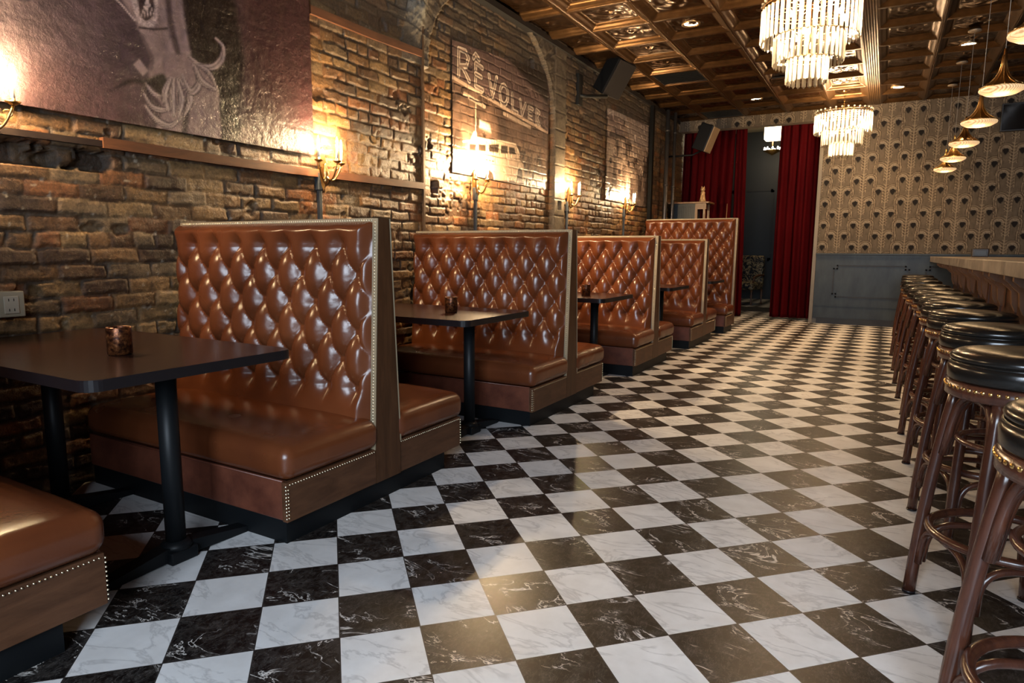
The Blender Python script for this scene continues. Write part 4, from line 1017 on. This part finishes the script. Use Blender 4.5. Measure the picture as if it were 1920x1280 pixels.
RED = mat('red_velvet', (.062, .001, .0025), .8, 0, Specular_IOR_Level=.08); pass
def curtain(label, x0, x1, z0, z1, y, folds, amp, pull=None, seed=0, group='red velvet curtains in the doorway'):
    t = thing('velvet_curtain', label, 'curtain', ((x0+x1)/2, y, 0), 0, group)
    n = int(folds*12); s = np.linspace(0, 1, n); zs = np.linspace(z0, z1, 50); S, Z = np.meshgrid(s, zs, indexing='ij')
    tt = (z1-Z)/(z1-z0)
    wv_ = np.sin(S*folds*2*PI+1.2*vn(S*4, Z*.3, .5, seed))+.35*np.sin(S*folds*4.1*PI+seed)
    X = x0+(x1-x0)*S+.012*np.cos(S*folds*2*PI)
    if pull: X = X+pull(S, tt)
    Yv = amp*wv_*(.55+.6*tt)
    P = np.stack([X-(x0+x1)/2, Yv, Z], -1); P2 = P.copy(); P2[..., 1] += .006
    o = obj('fabric', grid_mesh('fabric', P, None, True), RED, t); md = o.modifiers.new('thick', 'SOLIDIFY'); md.thickness = .005
    return t
curtain('red velvet curtain hanging on the right side of the doorway, beside the wallpaper', -.38, .30, .04, 3.42, YB+.30, 5, .05, lambda S, t: (.03*t)*(S-.5), 3)
curtain('wide dark red curtain on the left of the doorway behind the tall booth', -2.08, -1.16, .01, 3.45, YB+.36, 7, .04, lambda S, t: -.05*t, 5)
curtain('narrow brighter red curtain edge drawn back inside the left of the doorway', -1.18, -.98, .005, 3.45, YB+.50, 3, .03, lambda S, t: .05*t, 9)
bm = BM(); tube(bm, [(-2.2, YB+.36, 3.475), (.40, YB+.36, 3.475)], .015, 8); tag(obj('curtain_rail', bm, BLKM), 'dark rail carrying the red curtains behind the wallpaper header', 'curtain rail')

# tall console with figurine
t = thing('console_shelf', 'slate-grey cabinet with a brown wooden shelf top behind the tall booth', 'cabinet', (-1.65, 10.55, 0))
bm = BM(); box(bm, -.38, .06, -.18, .18, 0, 2.03)
for k in range(14): box(bm, -.375+.031*k, -.365+.031*k, -.186, -.18, .1, 1.98)
obj('body', bm, BLUE, t)
bm = BM(); box(bm, -.42, .30, -.22, .22, 2.03, 2.06, .005); obj('shelf_top', bm, CORB, t)
bm = BM()
box(bm, .06, .25, -.19, -.14, 1.93, 2.03); box(bm, .06, .10, -.19, -.14, 1.5, 1.93); box(bm, .20, .235, -.19, -.14, 0, 1.93); box(bm, .20, .235, .12, .16, 0, 2.03); obj('support_frame', bm, CORB, t)
bm = BM()
lathe(bm, [(0, 0), (.055, 0), (.058, .02), (.045, .07), (.035, .13), (.04, .16), (.028, .185), (0, .19)], 16, cap=False)
bmesh.ops.create_uvsphere(bm, u_segments=14, v_segments=10, radius=.038, matrix=Matrix.Translation((0, -.012, .215)))
for s in (-1, 1): lathe(bm, [(.014, 0), (.0, .04)], 6, (s*.02, -.01, .24), cap=False)
for s in (-1, 1): tube(bm, [(s*.02, -.045, .005), (s*.02, -.05, .06), (s*.018, -.035, .13)], .011, 6)
o = tag(obj('figurine', bm, mat('gilt_ceramic', (.55, .36, .18), .3, .3), None, True), 'small golden seated figurine on the wooden shelf', 'figurine'); o.location = (-1.50, 10.50, 2.062)
bm = BM(); tube(bm, [(-1.14, 10.62, 0), (-1.10, 10.62, 2.03)], .03, 8, r2=.005); tag(obj('wooden_spire', bm, CORB), 'thin pointed wooden rod before the bright red curtain', 'rod')

# armchair in the room behind
FLW = mat('floral_fabric', (.02, .02, .02), .6); fv = noise(FLW, 7, 3, .6, objc(FLW), 1.5)
LK(FLW, ramp(FLW, math_n(FLW, 'ABSOLUTE', math_n(FLW, 'SUBTRACT', fv, .5)), [(.0, (.48, .38, .22)), (.035, (.25, .16, .06)), (.06, (.012, .012, .014))]), bsdf(FLW).inputs['Base Color'])
t = thing('armchair', 'black and gold floral armchair with turned legs in the room beyond the curtain', 'armchair', (-1.42, 14.6, 0), math.radians(-15))
bm = BM(); rbox(bm, -.30, .30, -.28, .30, .34, .50, .05, .1, .02); obj('seat', bm, FLW, t)
bm = BM(); rbox(bm, -.29, .29, .24, .36, .42, 1.12, .05, .1, 0); obj('backrest', bm, FLW, t)
DW = wood('chair_wood', (.10, .04, .02), (.2, .09, .04), .35)
for s in (-1, 1):
    bm = BM(); tube(bm, [(s*.31, .26, .66), (s*.33, 0, .68), (s*.32, -.26, .64), (s*.31, -.28, .50)], .024, 8); obj('armrest', bm, DW, t)
    for yy in (-.25, .28):
        bm = BM(); lathe(bm, [(.016, 0), (.022, .03), (.014, .08), (.026, .2), (.020, .26), (.028, .34)], 10, (s*.27, yy, 0)); obj('leg', bm, DW, t)
# lamp in the room behind
t = thing('hanging_lamp', 'bright square shade lamp with small candle ring in the room beyond the curtain', 'hanging lamp', (-1.06, 15.0, 4.2))
bm = BM()
pr_ = [(-.17, -.02), (.17, -.02), (.17, -.42), (-.12, -.42)]
box(bm, -.17, .17, -.17, .17, -.46, -.03, .01); obj('lamp_shade', bm, mat('lit_shade', (.9, .8, .6), .5, 0, (1, .8, .5), 7), t)
bm = BM(); tube(bm, [(0, 0, -.44), (0, 0, -.80)], .012, 8); lathe(bm, [(0, -.80), (.05, -.78), (.19, -.70), (.20, -.69), (.05, -.74), (0, -.74)], 20, cap=False); obj('candle_ring', bm, BRASS, t)
bm = BM()
for k in range(9): lathe(bm, [(0, 0), (.016, .01), (.02, .03), (.012, .06), (0, .075)], 8, (.17*math.cos(k*2*PI/9), .17*math.sin(k*2*PI/9), -.69), cap=False)
obj('bulb', bm, CBULB, t)
point('hanging_light', (-1.06, 14.6, 3.35), 26, (1, .75, .45), .1)
# small screen on the back wall at the right
t = thing('wall_television', 'black television high on the wallpaper at the right edge', 'television', (3.12, YB-.06, 3.17))
bm = BM(); box(bm, -.42, .42, -.02, .03, -.20, .20, .006); obj('casing', bm, mat('tv_plastic', (.012, .011, .011), .4), t)
bm = BM(); box(bm, -.40, .40, -.024, -.02, -.18, .18); obj('screen', bm, mat('tv_screen', (.008, .007, .007), .12), t)
# rug at the doorway
bm = BM(); box(bm, -1.5, -.4, 12.6, 13.6, .0, .012, .004); tag(obj('door_mat', bm, mat('dark_mat', (.015, .013, .013), .9)), 'black mat on the checkered floor beyond the curtain', 'mat')
